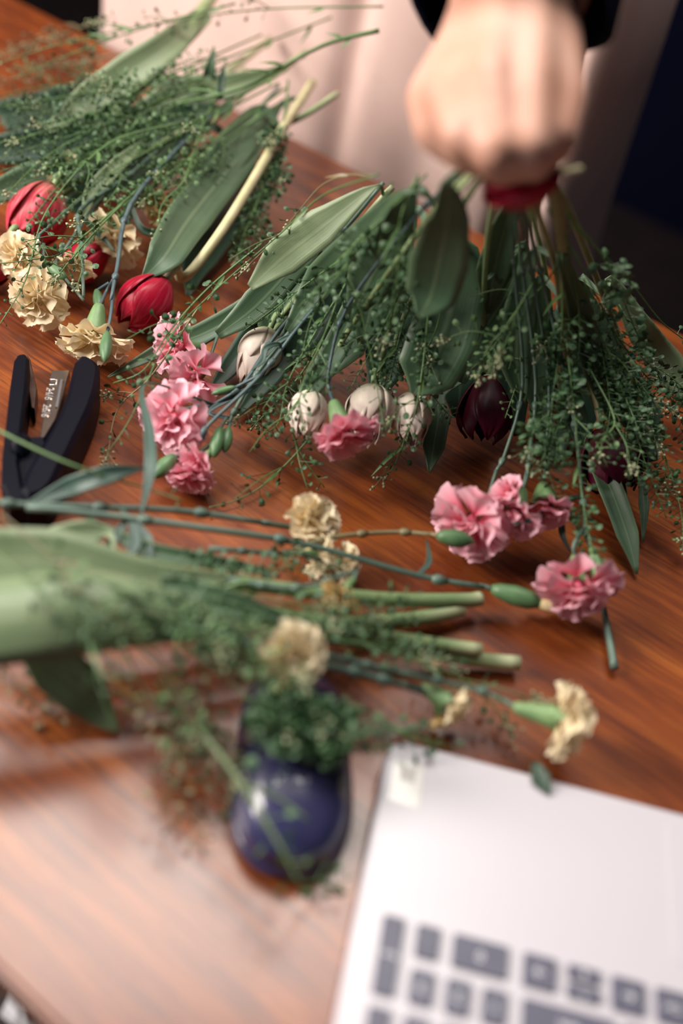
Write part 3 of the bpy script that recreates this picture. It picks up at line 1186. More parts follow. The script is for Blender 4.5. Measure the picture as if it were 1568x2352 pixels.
def tulip(label, stem, head=None, leaves=(), rad=9, mat='stem_tulip', group=None, name='tulip'):
    """head: dict(c, ax, r, l, col, kind)"""
    base = P3(stem)
    root = thing(name, label, 'flower', base[len(base) // 2], group)
    if head:
        c = PX(head['c'][0], head['c'][1], head['c'][2] / 1000)
        ax = idir(*head['ax'])
        R, L = M_(c, head['r']), M_(c, head['l'])
        org = c - ax * L * 0.5
        base = base + [org - ax * 0.012, org]
        fg = G()
        fg.lathe(org - ax * 0.001, ax, [(0, R * 0.22), (R * 0.3, R * 0.30), (L * 0.5, R * 0.16), (L * 0.55, R * 0.02)], 8)
        fh = fg.obj('flower_head', MAT['stem_tulip'], root)
        rd = random.Random(int(head['c'][0] + 13 * head['c'][1]))
        p0 = rd.uniform(0, 6)
        kind = head.get('kind', 'single')
        if kind == 'single':
            lay = [(3, 0.90, 1.0, 1.12, 0.0), (3, 1.0, 0.97, 1.02, 0.05)]
        elif kind == 'open':
            lay = [(3, 0.86, 1.0, 0.85, 0.25), (3, 1.0, 0.98, 0.75, 0.55)]
        else:
            lay = [(3, 0.55, 1.0, 1.0, -0.1), (4, 0.74, 1.01, 0.95, -0.05), (4, 0.90, 0.95, 0.85, 0.0), (4, 1.0, 0.78, 0.80, 0.05)]
        for li, (n, rs, ls, aw, op) in enumerate(lay):
            for k in range(n):
                pg = tulip_petal(org, ax, p0 + 2 * math.pi * (k + 0.5 * li) / n + rd.uniform(-0.12, 0.12), R * rs, L * ls * rd.uniform(0.94, 1.04), aw, op + rd.uniform(-0.03, 0.06), rd.randint(0, 99), head.get('curl', 0.12))
                pg.obj('petal', MAT[head['col']], fh, thick=0.0004)
    g = G()
    g.tube(base, [M_(base[0], rad), M_(base[-1], rad * 0.9)], 9)
    if not head:
        pass
    g.obj('stem', MAT[mat], root)
    for lf in leaves:
        add_leaf(root, lf[0], lf[1], lf[2] if len(lf) > 2 else 'leaf', lf[3] if len(lf) > 3 else 0.25, tw=lf[4] if len(lf) > 4 else 0, stem=base)
    return root


# ---- pennycress sprays
def pod_geo(g, c, d, nrm, r):
    a = (d - nrm * d.dot(nrm))
    a = a.normalized() if a.length > 1e-6 else nrm.orthogonal().normalized()
    b = nrm.cross(a)
    n = 8
    i0 = g.vert(c + nrm * r * 0.34, 0, 0)
    i1 = g.vert(c - nrm * r * 0.34, 0, 0)
    ring_ = []
    for k in range(n):
        th = 2 * math.pi * k / n
        rr = r * (0.88 if k == 0 else 1.0)
        ring_.append(g.vert(c + a * math.cos(th) * rr * 1.05 + b * math.sin(th) * rr * 0.92, 1, 0))
    for k in range(n):
        j = (k + 1) % n
        g.f.append((ring_[k], ring_[j], i0))
        g.f.append((ring_[j], ring_[k], i1))


def line3(g, a, b, r):
    d = (b - a)
    if d.length < 1e-6:
        return
    d, u, v = frame(d)
    A = [g.vert(a + (u * math.cos(t) + v * math.sin(t)) * r) for t in (0, 2.094, 4.189)]
    B = [g.vert(b + (u * math.cos(t) + v * math.sin(t)) * r * 0.8) for t in (0, 2.094, 4.189)]
    for k in range(3):
        j = (k + 1) % 3
        g.f.append((A[k], A[j], B[j], B[k]))


def zfix(p, k=0.0015):
    if p.dot(ND) < 0.79 and p.z < TZ + k:
        p.z = TZ + k
    return p


NSPRAY = [0]


def spray(label, path, pods=90, t0=0.25, br=3, rad=2.6, podr=0.0022, ped=0.0068, col='pod', stem='stem_cress', tip=None, group=None, brl=0.05, leaves=1, dense=1.0, name='pennycress_spray'):
    NSPRAY[0] += 1
    pods, br, brl = int(pods * (0.66 if path[0][1] < 300 or path[-1][1] > 1150 or path[-1][0] > 1180 else 0.45)), int(br * 0.6 + 0.5), brl * 0.8
    rd = random.Random(NSPRAY[0] * 31 + 5)
    if tip is None:
        tip = 'floret' in label or NSPRAY[0] % 3 == 0
    P = P3(path)
    root = thing(name, label, 'greenery', P[len(P) // 2], group)
    g, pg, fg = G(), G(), G()
    sp = g.tube(P, [M_(P[0], rad), M_(P[-1], rad * 0.45)], 6, n=6)
    axes = [(sp, t0, pods)]
    N = len(sp)
    for k in range(br):
        f = t0 + (0.75 - t0) * (k + rd.random() * 0.6) / max(1, br)
        i = min(N - 2, int(f * (N - 1)))
        d = (sp[i + 1] - sp[i]).normalized()
        a, u, v = frame(d)
        th = rd.uniform(0, 6.28)
        dv = (d * 0.8 + (u * math.cos(th) + v * math.sin(th)) * 0.6).normalized()
        if dv.z < -0.2:
            dv.z *= 0.3
        L = brl * rd.uniform(0.6, 1.2)
        pts = [sp[i], zfix(sp[i] + dv * L * 0.5), zfix(sp[i] + (dv * 0.8 + d * 0.25) * L)]
        s2 = g.tube(pts, [M_(sp[i], rad * 0.6), M_(sp[i], rad * 0.35)], 5, n=4)
        axes.append((s2, 0.25, int(pods * 0.28)))
    for s, f0, n in axes:
        n = int(n * dense)
        NS = len(s)
        for k in range(n):
            f = f0 + (0.985 - f0) * (k + rd.random() * 0.5) / n
            x = f * (NS - 1)
            i = min(NS - 2, int(x))
            p = s[i].lerp(s[i + 1], x - i)
            d, u, v = frame(s[i + 1] - s[i])
            th = k * 2.39996 + rd.uniform(-0.4, 0.4)
            q = (d * 0.42 + (u * math.cos(th) + v * math.sin(th))).normalized()
            L = ped * rd.uniform(0.75, 1.25) * (1 - 0.45 * max(0, (f - 0.6) / 0.4))
            e = zfix(p + q * L)
            r = podr * rd.uniform(0.8, 1.15) * (1 - 0.5 * max(0, (f - 0.65) / 0.35))
            line3(pg, p, e, 0.00028)
            nr = Vector((rd.gauss(0, 1), rd.gauss(0, 1), rd.gauss(0, 1.3)))
            nr = (nr - q * nr.dot(q) * 0.8).normalized()
            pod_geo(pg, zfix(e + q * r * 0.8, 0.002), q, nr, r)
        if tip:
            e = s[-1]
            d = (s[-1] - s[-2]).normalized()
            for k in range(11):
                c = zfix(e + d * rd.uniform(-0.006, 0.003) + Vector((rd.gauss(0, 1), rd.gauss(0, 1), rd.gauss(0, 1))) * 0.0026)
                line3(fg, e - d * 0.006, c, 0.0002)
                fg.lathe(c, Vector((rd.gauss(0, 1), rd.gauss(0, 1), 1)), [(0, 0.0003), (0.0008, 0.0011), (0.0016, 0.0003)], 5)
    for k in range(leaves):                                # small clasping stem leaves
        f = rd.uniform(0.06, 0.6)
        i = min(N - 2, int(f * (N - 1)))
        d, u, v = frame(sp[i + 1] - sp[i])
        th = rd.uniform(0, 6.28)
        q = (d * 0.9 + (u * math.cos(th) + v * math.sin(th)) * 0.7).normalized()
        L = rd.uniform(0.012, 0.024)
        leaf_geo(g, [sp[i], zfix(sp[i] + q * L * 0.5), zfix(sp[i] + q * L + d * L * 0.2)], [4, 9, 7, 1], 0.3, n=3, nv=3, tw=40)
    g.obj('stem', MAT[stem], root)
    tag(pg.obj('seed_pods', MAT[col], root, smooth=False), kind='stuff')
    if tip:
        tag(fg.obj('flower_cluster', MAT['floret'], root), kind='stuff')
    return root

# ------------------------------------------------------------------ bunch at the far side, heads to the photo's left
GA = 'flowers of the bunch lying at the far left'
tulip('red tulip with pink stripes, uppermost flower at the far left edge', [(620, 90, 62), (430, 235), (250, 360), (140, 430, 34)],
      dict(c=(86, 492, 34), ax=(-0.42, 0.85, 0.15), r=66, l=150, col='redpink'),
      [([(300, 300, 45), (190, 375, 48), (70, 415, 40), (-40, 455, 30)], [20, 66, 78, 40], 'leaf', 0.2)], 8, group=GA)
tulip('red tulip mostly hidden behind cream carnations above the stapler', [(560, 160, 40), (400, 330), (280, 500, 20)],
      dict(c=(196, 600, 17), ax=(-0.75, 0.6, 0.1), r=44, l=120, col='red'), rad=8, group=GA)
tulip('crimson tulip on a pale cream stem, right of the cream carnations', [(716, 190, 74), (656, 285), (590, 400, 62), (516, 520, 54), (446, 615, 38), (415, 640, 28)],
      dict(c=(333, 694, 24), ax=(-0.62, 0.72, 0.12), r=63, l=140, col='red', curl=0.25),
      [([(640, 245, 58), (540, 370, 50), (435, 500, 50), (378, 588, 50), (324, 642, 40)], [16, 84, 100, 84, 4], 'leaf', 0.22),
       ([(600, 380, 20), (520, 510, 16), (455, 600, 10), (432, 680, 6)], [20, 76, 80, 10], 'leaf_dark', 0.25)], 11, 'stem_cream', group=GA)
tulip('red tulip cut off by the far left edge beside the cream carnations', [(420, 180, 40), (220, 380), (60, 520, 22)],
      dict(c=(-22, 604, 22), ax=(-0.5, 0.8, 0.1), r=50, l=125, col='red'), rad=8, group=GA)
tulip('headless pale tulip stem with a broad light leaf reaching over the far desk edge', [(500, -30, 105), (440, 60, 95), (330, 185, 70), (230, 300, 50)], None,
      [([(470, 20, 100), (400, 95, 95), (300, 165, 80), (200, 235, 62), (110, 300, 50)], [22, 62, 80, 70, 20], 'leaf_pale', 0.3, 20),
       ([(465, 40, 98), (380, 130, 84), (280, 230, 60), (200, 300, 46)], [40, 44, 36, 14], 'leaf_pale', 0.2)], 15, group=GA)
tulip('tulip stem with wide pale leaf pointing right across the far desk edge', [(700, 120, 90), (600, 190, 80), (470, 220, 66), (330, 260, 52)], None,
      [([(640, 160, 86), (540, 195, 80), (420, 215, 70), (330, 265, 56), (270, 300, 44)], [10, 54, 72, 60, 14], 'leaf_pale', 0.2),
       ([(520, 250, 70), (420, 262, 62), (330, 300, 50), (280, 330, 40)], [20, 46, 50, 14], 'leaf', 0.2),
       ([(505, 225, 78), (508, 186, 90), (515, 146, 102)], [12, 17, 2], 'leaf_dark', 0.3), ([(470, 208, 70), (482, 160, 90), (491, 106, 106)], [22, 27, 3], 'leaf', 0.3)], 7, group=GA)
tulip('tulip stem lying under the pennycress with two grey green leaves', [(775, 215, 80), (690, 270, 66), (560, 330, 50), (420, 400, 34)], None,
      [([(600, 255, 60), (545, 330, 54), (480, 420, 44), (428, 500, 34)], [30, 84, 80, 20], 'leaf', 0.25),
       ([(480, 290, 50), (380, 340, 44), (300, 400, 40), (215, 470, 30)], [24, 50, 54, 10], 'leaf', 0.3),
       ([(560, 300, 40), (500, 360, 36), (440, 440, 30), (420, 520, 20)], [26, 64, 60, 10], 'leaf_pale', 0.25)], 7, group=GA)
tulip('short tulip leaf blade standing bright among the far pennycress', [(420, 300, 60), (330, 350, 56), (250, 400, 48)], None,
      [([(330, 330, 62), (270, 380, 60), (215, 440, 52), (190, 500, 42)], [14, 34, 40, 8], 'leaf_pale', 0.3)], 6, group=GA)
# under-layer of leaves
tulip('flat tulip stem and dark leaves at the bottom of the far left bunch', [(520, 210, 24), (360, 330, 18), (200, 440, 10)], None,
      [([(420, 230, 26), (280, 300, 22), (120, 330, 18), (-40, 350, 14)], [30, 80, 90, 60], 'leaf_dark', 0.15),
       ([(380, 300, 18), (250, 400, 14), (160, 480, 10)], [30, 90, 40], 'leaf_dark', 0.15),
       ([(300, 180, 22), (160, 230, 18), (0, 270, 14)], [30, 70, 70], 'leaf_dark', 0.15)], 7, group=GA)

GC = 'cream carnations of the far left bunch'
carnation('tan spray carnation bloom nearest the pale tulip stem at far left', [(640, 200, 60), (530, 320, 48), (440, 410, 42)],
          [dict(c=(372, 482, 34), cal=(430, 428, 40), r=62, col='tan', kind=CUP)], group=GC)
carnation('cream carnation with a forked blue green stem crossing over its petals and a green bud', [(560, 200, 66), (420, 330, 62), (300, 470, 60), (270, 610, 52), (255, 690, 46)],
          [dict(c=(265, 552, 34), cal=(300, 480, 46), r=72, col='cream', kind=FEW, br=[(310, 440, 52)], ax=(-0.35, 0.75, 0.55), pull=0.3),
           dict(c=(213, 790, 22), cal=(232, 690, 26), r=88, col='cream', kind=SIDE, br=[(262, 640, 46), (245, 668, 36)], ax=(-0.12, 0.9, 0.12), pull=0.35, cr=0.30, cl=0.66)],
          [dict(br=[(262, 640, 48), (255, 720, 44), (246, 765, 40)], to=(240, 832, 36), w=15), dict(br=[(250, 650, 40), (222, 668, 34)], to=(232, 722, 30), w=13)],
          [([(300, 470, 60), (330, 530, 50), (390, 530, 44), (420, 500, 40)], [8, 18, 16, 2], 'leaf_dark')], 5.2, 'stem_blue', group=GC)
carnation('cream carnation half hidden at the far left edge below the striped tulip', [(420, 280, 50), (220, 430, 48), (90, 540, 42)],
          [dict(c=(38, 592, 34), cal=(95, 548, 42), r=66, col='cream', kind=FULL, ax=(-0.5, 0.2, 0.75), pull=0.25),
           dict(c=(60, 640, 26), cal=(100, 600, 34), r=46, col='cream', kind=SMALL, br=[(100, 560, 40)])], group=GC)
carnation('cream and tan carnation petals beside the hidden red tulip', [(480, 240, 56), (300, 400, 54), (186, 480, 50), (188, 560, 50), (192, 680, 44)],
          [dict(c=(168, 612, 30), cal=(195, 550, 40), r=52, col='cream', kind=CUP, br=[(188, 540, 48)])],
          [], [([(190, 500, 50), (230, 540, 40), (265, 580, 36)], [8, 18, 2], 'leaf_dark')], 5, group=GC)
carnation('cream carnation facing the viewer, lowest of the far left flowers', [(430, 250, 50), (240, 450, 44), (130, 600, 36)],
          [dict(c=(85, 686, 26), cal=(118, 640, 34), r=72, col='cream', kind=FULL, ax=(-0.2, 0.45, 0.75), pull=0.2)],
          [dict(br=[(192, 690, 34), (150, 640, 32)], to=(100, 600, 34), w=14)], group=GC)
carnation('small cream buds in a row above the striped tulip', [(420, 180, 70), (250, 300, 62), (170, 370, 52), (140, 405, 46)],
          [dict(c=(128, 415, 44), cal=(150, 385, 50), r=24, col='cream', kind=SMALL), dict(c=(160, 362, 54), cal=(185, 335, 58), r=22, col='cream', kind=SMALL, br=[(200, 330, 60)])], group=GC)

# ------------------------------------------------------------------ pink bunch and the long stems behind it
GP = 'pink carnations of the middle bunch'
carnation('pink carnation pair lying closest to the crimson tulip', [(880, 420, 150), (760, 560, 100), (600, 690, 46), (500, 770, 34)],
          [dict(c=(400, 800, 30), cal=(468, 770, 34), r=80, col='pink', kind=FEW, ax=(-0.75, 0.15, 0.6), pull=0.3, cr=0.26),
           dict(c=(448, 862, 30), cal=(505, 800, 28), r=74, col='pink', kind=FEW, ax=(-0.3, 0.35, 0.8), pull=0.25)],
          group=GP)
carnation('large open pink carnation above the smallest pink blooms, right of the stapler', [(905, 470, 145), (780, 600, 95), (640, 760, 52), (560, 880, 40), (490, 930, 34)],
          [dict(c=(398, 962, 32), cal=(480, 930, 32), r=92, col='pink', kind=FULL, ax=(-0.45, 0.25, 0.8), pull=0.2),
           dict(c=(340, 960, 22), cal=(420, 940, 26), r=46, col='pink', kind=SMALL, br=[(470, 930, 30)])],
          [], [([(335, 880, 60), (342, 990, 62), (345, 1080, 60), (322, 1190, 49)], [4, 24, 30, 4], 'blade')], 5.2, 'stem_blue', group=GP)
carnation('two small pink carnations lowest in the middle bunch with a green bud pair', [(860, 560, 120), (720, 700, 74), (610, 830, 46), (545, 930, 36), (525, 975, 32)],
          [dict(c=(448, 1066, 24), cal=(496, 1030, 26), r=54, col='pink', kind=CUP, br=[(520, 985, 30)]),
           dict(c=(432, 1108, 14), cal=(440, 1050, 20), r=58, col='pink', kind=SIDE, br=[(510, 1000, 26), (470, 1030, 22)], ax=(-0.1, 0.8, 0.35))],
          [dict(br=[(520, 960, 34), (505, 985, 34)], to=(490, 1052, 28), w=16), dict(br=[(530, 965, 32), (525, 985, 32)], to=(515, 1040, 26), w=14),
           dict(br=[(430, 1050, 20), (400, 1048, 24)], to=(352, 1098, 18), w=19)],
          [([(480, 945, 34), (560, 900, 34), (600, 880, 30)], [10, 14, 3], 'stem_blue')], 5, group=GP)
carnation('bare blue green carnation stem crossing in front of the pinkish white tulip', [(940, 480, 160), (820, 600, 105), (690, 745, 66), (600, 860, 52), (480, 975, 40), (466, 1010, 34)], [],
          [dict(br=[(600, 860, 50), (540, 890, 40)], to=(485, 905, 36), w=10)],
          [([(640, 790, 62), (610, 800, 64), (602, 830, 60), (578, 850, 56)], [8, 14, 12, 2], 'blade'), ([(690, 760, 62), (640, 785, 60), (612, 820, 54)], [8, 12, 2], 'blade')], 5.2, 'stem_blue', group=GP)
tulip('pinkish white tulip bud crossed by carnation stems, right of the pink carnations', [(900, 430, 150), (760, 590, 90), (650, 720, 36)],
      dict(c=(592, 820, 26), ax=(-0.35, 0.85, 0.15), r=50, l=140, col='white', kind='double'),
      [([(860, 430, 150), (740, 520, 118), (650, 590, 96), (575, 660, 80)], [10, 88, 92, 20], 'leaf_pale', 0.15),
       ([(780, 480, 110), (690, 590, 90), (590, 700, 60), (500, 770, 40)], [14, 66, 76, 24], 'leaf', 0.2),
       ([(760, 560, 60), (690, 660, 44), (640, 740, 30), (620, 800, 14)], [30, 110, 110, 20], 'leaf', 0.2)], 8)
tulip('tulip stem with three long dark leaves lying under the pink carnation stems', [(860, 520, 90), (720, 660, 50), (600, 790, 20)], None,
      [([(720, 590, 50), (600, 690, 34), (480, 760, 22), (380, 800, 14), (248, 866, 5)], [20, 58, 52, 40, 4], 'leaf', 0.3),
       ([(780, 620, 60), (700, 740, 40), (620, 860, 22), (540, 960, 6)], [20, 64, 60, 6], 'leaf_dark', 0.25),
       ([(680, 640, 34), (600, 740, 22), (530, 840, 12), (480, 900, 4)], [20, 56, 50, 6], 'leaf_dark', 0.25)], 7)

# ------------------------------------------------------------------ the bunch held in the fist
GT = 'tulips of the held bunch'
TOP = (1160, 325, 250)


tulip('white tulip with a bright green tongue of leaf on it, left of three', [TOP, (1000, 480, 185), (800, 760, 72), (735, 880, 34)],
      dict(c=(706, 952, 36), ax=(-0.12, 0.9, 0.3), r=46, l=118, col='white', kind='double'),
      [([(900, 560, 120), (830, 680, 84), (770, 800, 58), (715, 890, 48), (672, 936, 42)], [20, 60, 60, 50, 4], 'leaf', 0.25)], 8)
tulip('white tulip in the middle of three, behind the lone pink carnation', [TOP, (1010, 500, 180), (900, 740, 76), (868, 870, 34)],
      dict(c=(850, 952, 36), ax=(-0.1, 0.9, 0.3), r=58, l=140, col='white', kind='double'),
      [([(960, 430, 190), (905, 540, 150), (850, 640, 112), (800, 740, 80)], [14, 96, 110, 14], 'leaf', 0.2),
       ([(930, 440, 195), (850, 520, 150), (740, 640, 92), (660, 760, 60)], [10, 60, 80, 20], 'leaf', 0.2)], 8)
tulip('white tulip with greenish top, right of three beside a pointed leaf', [TOP, (1040, 520, 175), (970, 760, 72), (952, 880, 34)],
      dict(c=(942, 965, 34), ax=(-0.05, 0.9, 0.3), r=50, l=128, col='white', kind='double'),
      [([(1034, 410, 226), (1028, 500, 198), (1008, 600, 166), (988, 680, 142), (962, 728, 132)], [18, 100, 140, 118, 12], 'leaf', 0.12),
       ([(1066, 560, 136), (1046, 660, 108), (1014, 780, 84), (978, 860, 66), (950, 905, 56)], [40, 140, 160, 140, 16], 'leaf', 0.16),
       ([(960, 480, 150), (900, 580, 120), (860, 680, 92), (830, 790, 62)], [20, 100, 124, 20], 'leaf', 0.2)], 8)
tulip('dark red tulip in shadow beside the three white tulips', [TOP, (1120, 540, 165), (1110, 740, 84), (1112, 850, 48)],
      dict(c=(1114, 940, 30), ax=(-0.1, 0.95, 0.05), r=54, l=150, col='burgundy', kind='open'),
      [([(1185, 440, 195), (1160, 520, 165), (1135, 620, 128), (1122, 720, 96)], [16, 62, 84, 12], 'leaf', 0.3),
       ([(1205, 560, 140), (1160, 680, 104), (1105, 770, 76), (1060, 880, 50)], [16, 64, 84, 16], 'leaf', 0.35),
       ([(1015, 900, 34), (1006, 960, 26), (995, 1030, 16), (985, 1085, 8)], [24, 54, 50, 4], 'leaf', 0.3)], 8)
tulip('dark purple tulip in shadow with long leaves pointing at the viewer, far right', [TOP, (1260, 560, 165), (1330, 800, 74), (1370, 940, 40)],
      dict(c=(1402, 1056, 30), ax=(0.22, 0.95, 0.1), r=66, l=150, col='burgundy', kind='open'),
      [([(1225, 580, 150), (1195, 700, 116), (1185, 820, 84), (1200, 930, 56)], [18, 70, 84, 14], 'leaf', 0.3),
       ([(1350, 1020, 30), (1400, 1120, 26), (1440, 1230, 14), (1462, 1318, 4)], [20, 54, 50, 6], 'leaf', 0.4),
       ([(1425, 1090, 26), (1432, 1170, 18), (1440, 1240, 8)], [10, 22, 3], 'leaf', 0.3),
       ([(1462, 1080, 26), (1478, 1160, 16), (1476, 1245, 5)], [10, 24, 3], 'leaf', 0.3)], 9, 'stem_shaded')
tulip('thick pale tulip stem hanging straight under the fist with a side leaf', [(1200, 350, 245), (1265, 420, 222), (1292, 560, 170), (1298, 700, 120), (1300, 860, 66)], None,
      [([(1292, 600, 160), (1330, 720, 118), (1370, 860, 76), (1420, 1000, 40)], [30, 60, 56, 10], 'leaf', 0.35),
       ([(1240, 640, 120), (1235, 760, 86), (1230, 880, 58), (1260, 1010, 30)], [20, 60, 66, 12], 'leaf', 0.3)], 17, 'stem_shaded')
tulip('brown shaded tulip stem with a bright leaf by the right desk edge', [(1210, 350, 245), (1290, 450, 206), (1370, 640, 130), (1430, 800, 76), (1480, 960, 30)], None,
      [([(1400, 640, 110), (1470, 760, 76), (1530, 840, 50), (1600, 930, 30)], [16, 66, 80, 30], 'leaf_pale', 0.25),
       ([(1330, 640, 110), (1385, 780, 70), (1450, 900, 40), (1500, 1020, 18)], [20, 60, 60, 8], 'leaf', 0.3)], 9, 'stem_shaded')
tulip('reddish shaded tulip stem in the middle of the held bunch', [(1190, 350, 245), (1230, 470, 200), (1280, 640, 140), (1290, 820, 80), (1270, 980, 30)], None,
      [([(1270, 720, 100), (1290, 860, 66), (1330, 980, 36), (1360, 1090, 16)], [20, 54, 54, 6], 'leaf_dark', 0.3)], 8, 'stem_shaded')
tulip('crimson tulip bent under the fingers of the fist', [(1320, 322, 236), (1292, 345, 236), (1262, 372, 236), (1240, 392, 234)],
      dict(c=(1196, 424, 240), ax=(-0.9, 0.3, 0.2), r=57, l=190, col='red'), rad=8, mat='stem_cream')

tulip('tulip stem with the broadest leaves, added to deepen the shade, low in the middle of the held bunch', [TOP, (1030, 520, 150), (930, 720, 66), (880, 880, 20)], None,  # low leaves added for occlusion inside the held bunch
      [([(900, 600, 84), (840, 690, 60), (780, 790, 40), (740, 870, 20)], [20, 100, 120, 20], 'leaf'),
       ([(820, 560, 96), (760, 660, 70), (700, 760, 44), (660, 850, 20)], [20, 90, 100, 14], 'leaf_dark'),
       ([(1000, 620, 90), (930, 740, 56), (890, 830, 36), (860, 920, 16)], [30, 110, 110, 20], 'leaf_dark'),
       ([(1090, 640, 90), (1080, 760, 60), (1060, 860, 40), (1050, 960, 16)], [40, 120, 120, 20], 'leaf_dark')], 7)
tulip('tulip stem with dark broad leaves added to deepen the shade, low in the right part of the held bunch', [TOP, (1240, 560, 150), (1270, 760, 76), (1290, 930, 20)], None,  # dark leaves added as fill for the shade on this side
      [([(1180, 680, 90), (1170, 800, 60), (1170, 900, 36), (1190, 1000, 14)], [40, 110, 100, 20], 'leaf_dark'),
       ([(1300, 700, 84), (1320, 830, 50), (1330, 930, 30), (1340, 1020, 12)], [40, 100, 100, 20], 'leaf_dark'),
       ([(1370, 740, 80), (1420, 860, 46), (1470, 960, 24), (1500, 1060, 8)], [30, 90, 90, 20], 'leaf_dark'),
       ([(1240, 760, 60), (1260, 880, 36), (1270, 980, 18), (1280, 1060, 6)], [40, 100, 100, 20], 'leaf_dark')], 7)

GH = 'pink carnations of the held bunch'
carnation('lone pink carnation seen from its green calyx, in front of the white tulips', [TOP, (980, 470, 185), (800, 700, 96), (755, 850, 62), (757, 900, 54)],
          [dict(c=(796, 1008, 48), cal=(760, 925, 58), r=78, col='pink', kind=SIDE, ax=(0.30, 0.86, 0.3), pull=0.35, cr=0.36, cl=0.85)], rad=5, mat='stem_blue', group=GH)
carnation('largest pink carnation in front of the dark shadow on the desk', [TOP, (1180, 600, 150), (1200, 880, 72), (1160, 1040, 44), (1140, 1080, 40)],
          [dict(c=(1078, 1206, 32), cal=(1128, 1120, 36), r=98, col='pink', kind=FULL, ax=(-0.5, 0.5, 0.6), pull=0.25)], rad=5, group=GH)
carnation('pink carnation wedged between the largest one and the peach tinted one', [TOP, (1200, 620, 146), (1230, 880, 76), (1215, 1050, 54), (1212, 1090, 50)],
          [dict(c=(1175, 1192, 40), cal=(1205, 1125, 44), r=78, col='pink', kind=CUP, ax=(-0.35, 0.75, 0.4), cr=0.34),
           dict(c=(1162, 1132, 52), cal=(1195, 1150, 44), r=52, col='pink', kind=SMALL, br=[(1210, 1080, 40)])], rad=5, group=GH)
carnation('peach tinted pink carnation partly under a green twig', [TOP, (1220, 620, 146), (1260, 880, 76), (1252, 1050, 52), (1252, 1080, 48)],
          [dict(c=(1252, 1178, 38), cal=(1252, 1110, 44), r=68, col='pink', kind=CUP, ax=(0.0, 0.85, 0.35), cr=0.42)], rad=5, group=GH)
carnation('pink carnation with two calyxes lying nearest to the laptop', [TOP, (1240, 620, 146), (1310, 920, 70), (1335, 1120, 45), (1345, 1230, 40)],
          [dict(c=(1328, 1362, 30), cal=(1318, 1280, 38), r=96, col='pink', kind=FULL, ax=(-0.05, 0.75, 0.55), pull=0.3, cr=0.24, cl=0.7, br=[(1340, 1215, 40), (1318, 1250, 40)]),
           dict(c=(1385, 1350, 28), cal=(1360, 1265, 36), r=54, col='pink', kind=CUP, br=[(1345, 1230, 38)], cr=0.36)],
          [], [([(1290, 1150, 34), (1230, 1190, 44), (1180, 1205, 46)], [10, 16, 4], 'blade'), ([(1300, 1160, 30), (1290, 1220, 28), (1310, 1270, 22)], [8, 16, 2], 'blade')], 6, group=GH)
carnation('short cut stem end lying below the pink carnation nearest the laptop', [(1411, 1535, 6), (1400, 1470, 8), (1385, 1395, 12)], rad=9, cat='stem', name='cut_stem')

# ------------------------------------------------------------------ the near bunch, cut ends towards the photo's right
GN = 'tulip stems of the near bunch'
tulip('tulip stem end with a brown cut ring, uppermost of the near cut ends', [(1103, 1374, 14), (1060, 1378, 15), (860, 1374, 22), (560, 1340, 40), (250, 1290, 56), (-60, 1250, 66)], None,
      [([(520, 1330, 47), (330, 1330, 59), (130, 1290, 70), (-60, 1285, 73), (-300, 1270, 73)], [20, 96, 150, 145, 8], 'leaf_pale', 0.12)], 18)
tulip('tulip stem end bent upward under the uppermost near cut end', [(1060, 1398, 10), (960, 1420, 12), (760, 1430, 22), (480, 1380, 42), (240, 1330, 53), (0, 1300, 60)], None,
      [([(700, 1440, 34), (560, 1390, 48), (420, 1350, 54), (300, 1330, 57)], [14, 44, 50, 20], 'leaf', 0.3)], 19)
tulip('longest pale tulip stem of the near bunch, its cut end closest to the laptop', [(1192, 1523, 9), (1080, 1512, 10), (800, 1470, 22), (520, 1430, 45), (260, 1390, 58), (-40, 1370, 68)], None,
      [([(560, 1450, 51), (400, 1415, 65), (200, 1400, 76), (-60, 1425, 79), (-330, 1400, 79)], [30, 120, 200, 212, 8], 'leaf_pale', -0.35, 14)], 18)
tulip('pale tulip stem lying just above the longest near stem', [(1104, 1492, 18), (1000, 1478, 20), (760, 1440, 30), (560, 1400, 45), (380, 1380, 51)], None,
      [([(640, 1420, 44), (520, 1400, 50), (400, 1390, 54), (260, 1400, 57)], [16, 44, 54, 20], 'leaf', 0.3)], 16)
tulip('tulip leaf drooping onto the bare desk left of the mouse', [(420, 1450, 47), (250, 1440, 50), (80, 1440, 51)], None,
      [([(60, 1470, 44), (120, 1530, 30), (190, 1590, 18), (232, 1640, 8), (272, 1682, 3)], [50, 120, 112, 66, 8], 'leaf_pale', 0.2),
       ([(620, 1330, 30), (480, 1290, 40), (330, 1260, 46), (200, 1190, 47)], [12, 34, 40, 10], 'leaf', 0.3),
       ([(520, 1360, 40), (400, 1330, 47), (280, 1320, 50)], [14, 40, 14], 'leaf_dark', 0.3),
       ([(260, 1240, 51), (200, 1225, 53), (130, 1240, 54), (60, 1260, 54)], [10, 60, 66, 20], 'leaf_pale', 0.2)], 9)
GD = 'cream carnations of the near bunch'
carnation('cream carnation bud opening on a long straight stem, farthest of the near cream ones', [(-40, 1150, 59), (60, 1160, 56), (400, 1172, 44), (600, 1200, 34)],
          [dict(c=(712, 1200, 26), cal=(632, 1210, 32), r=66, col='cream', kind=CUP, ax=(0.45, -0.25, 0.8), pull=0.3, cr=0.3, ps=1.15)],
          [], [([(60, 1165, 56), (160, 1120, 56), (250, 1090, 66), (332, 1074, 62)], [16, 48, 44, 4], 'blade'), ([(290, 1190, 50), (260, 1240, 47), (225, 1300, 45)], [10, 26, 4], 'blade')], 8, group=GD)
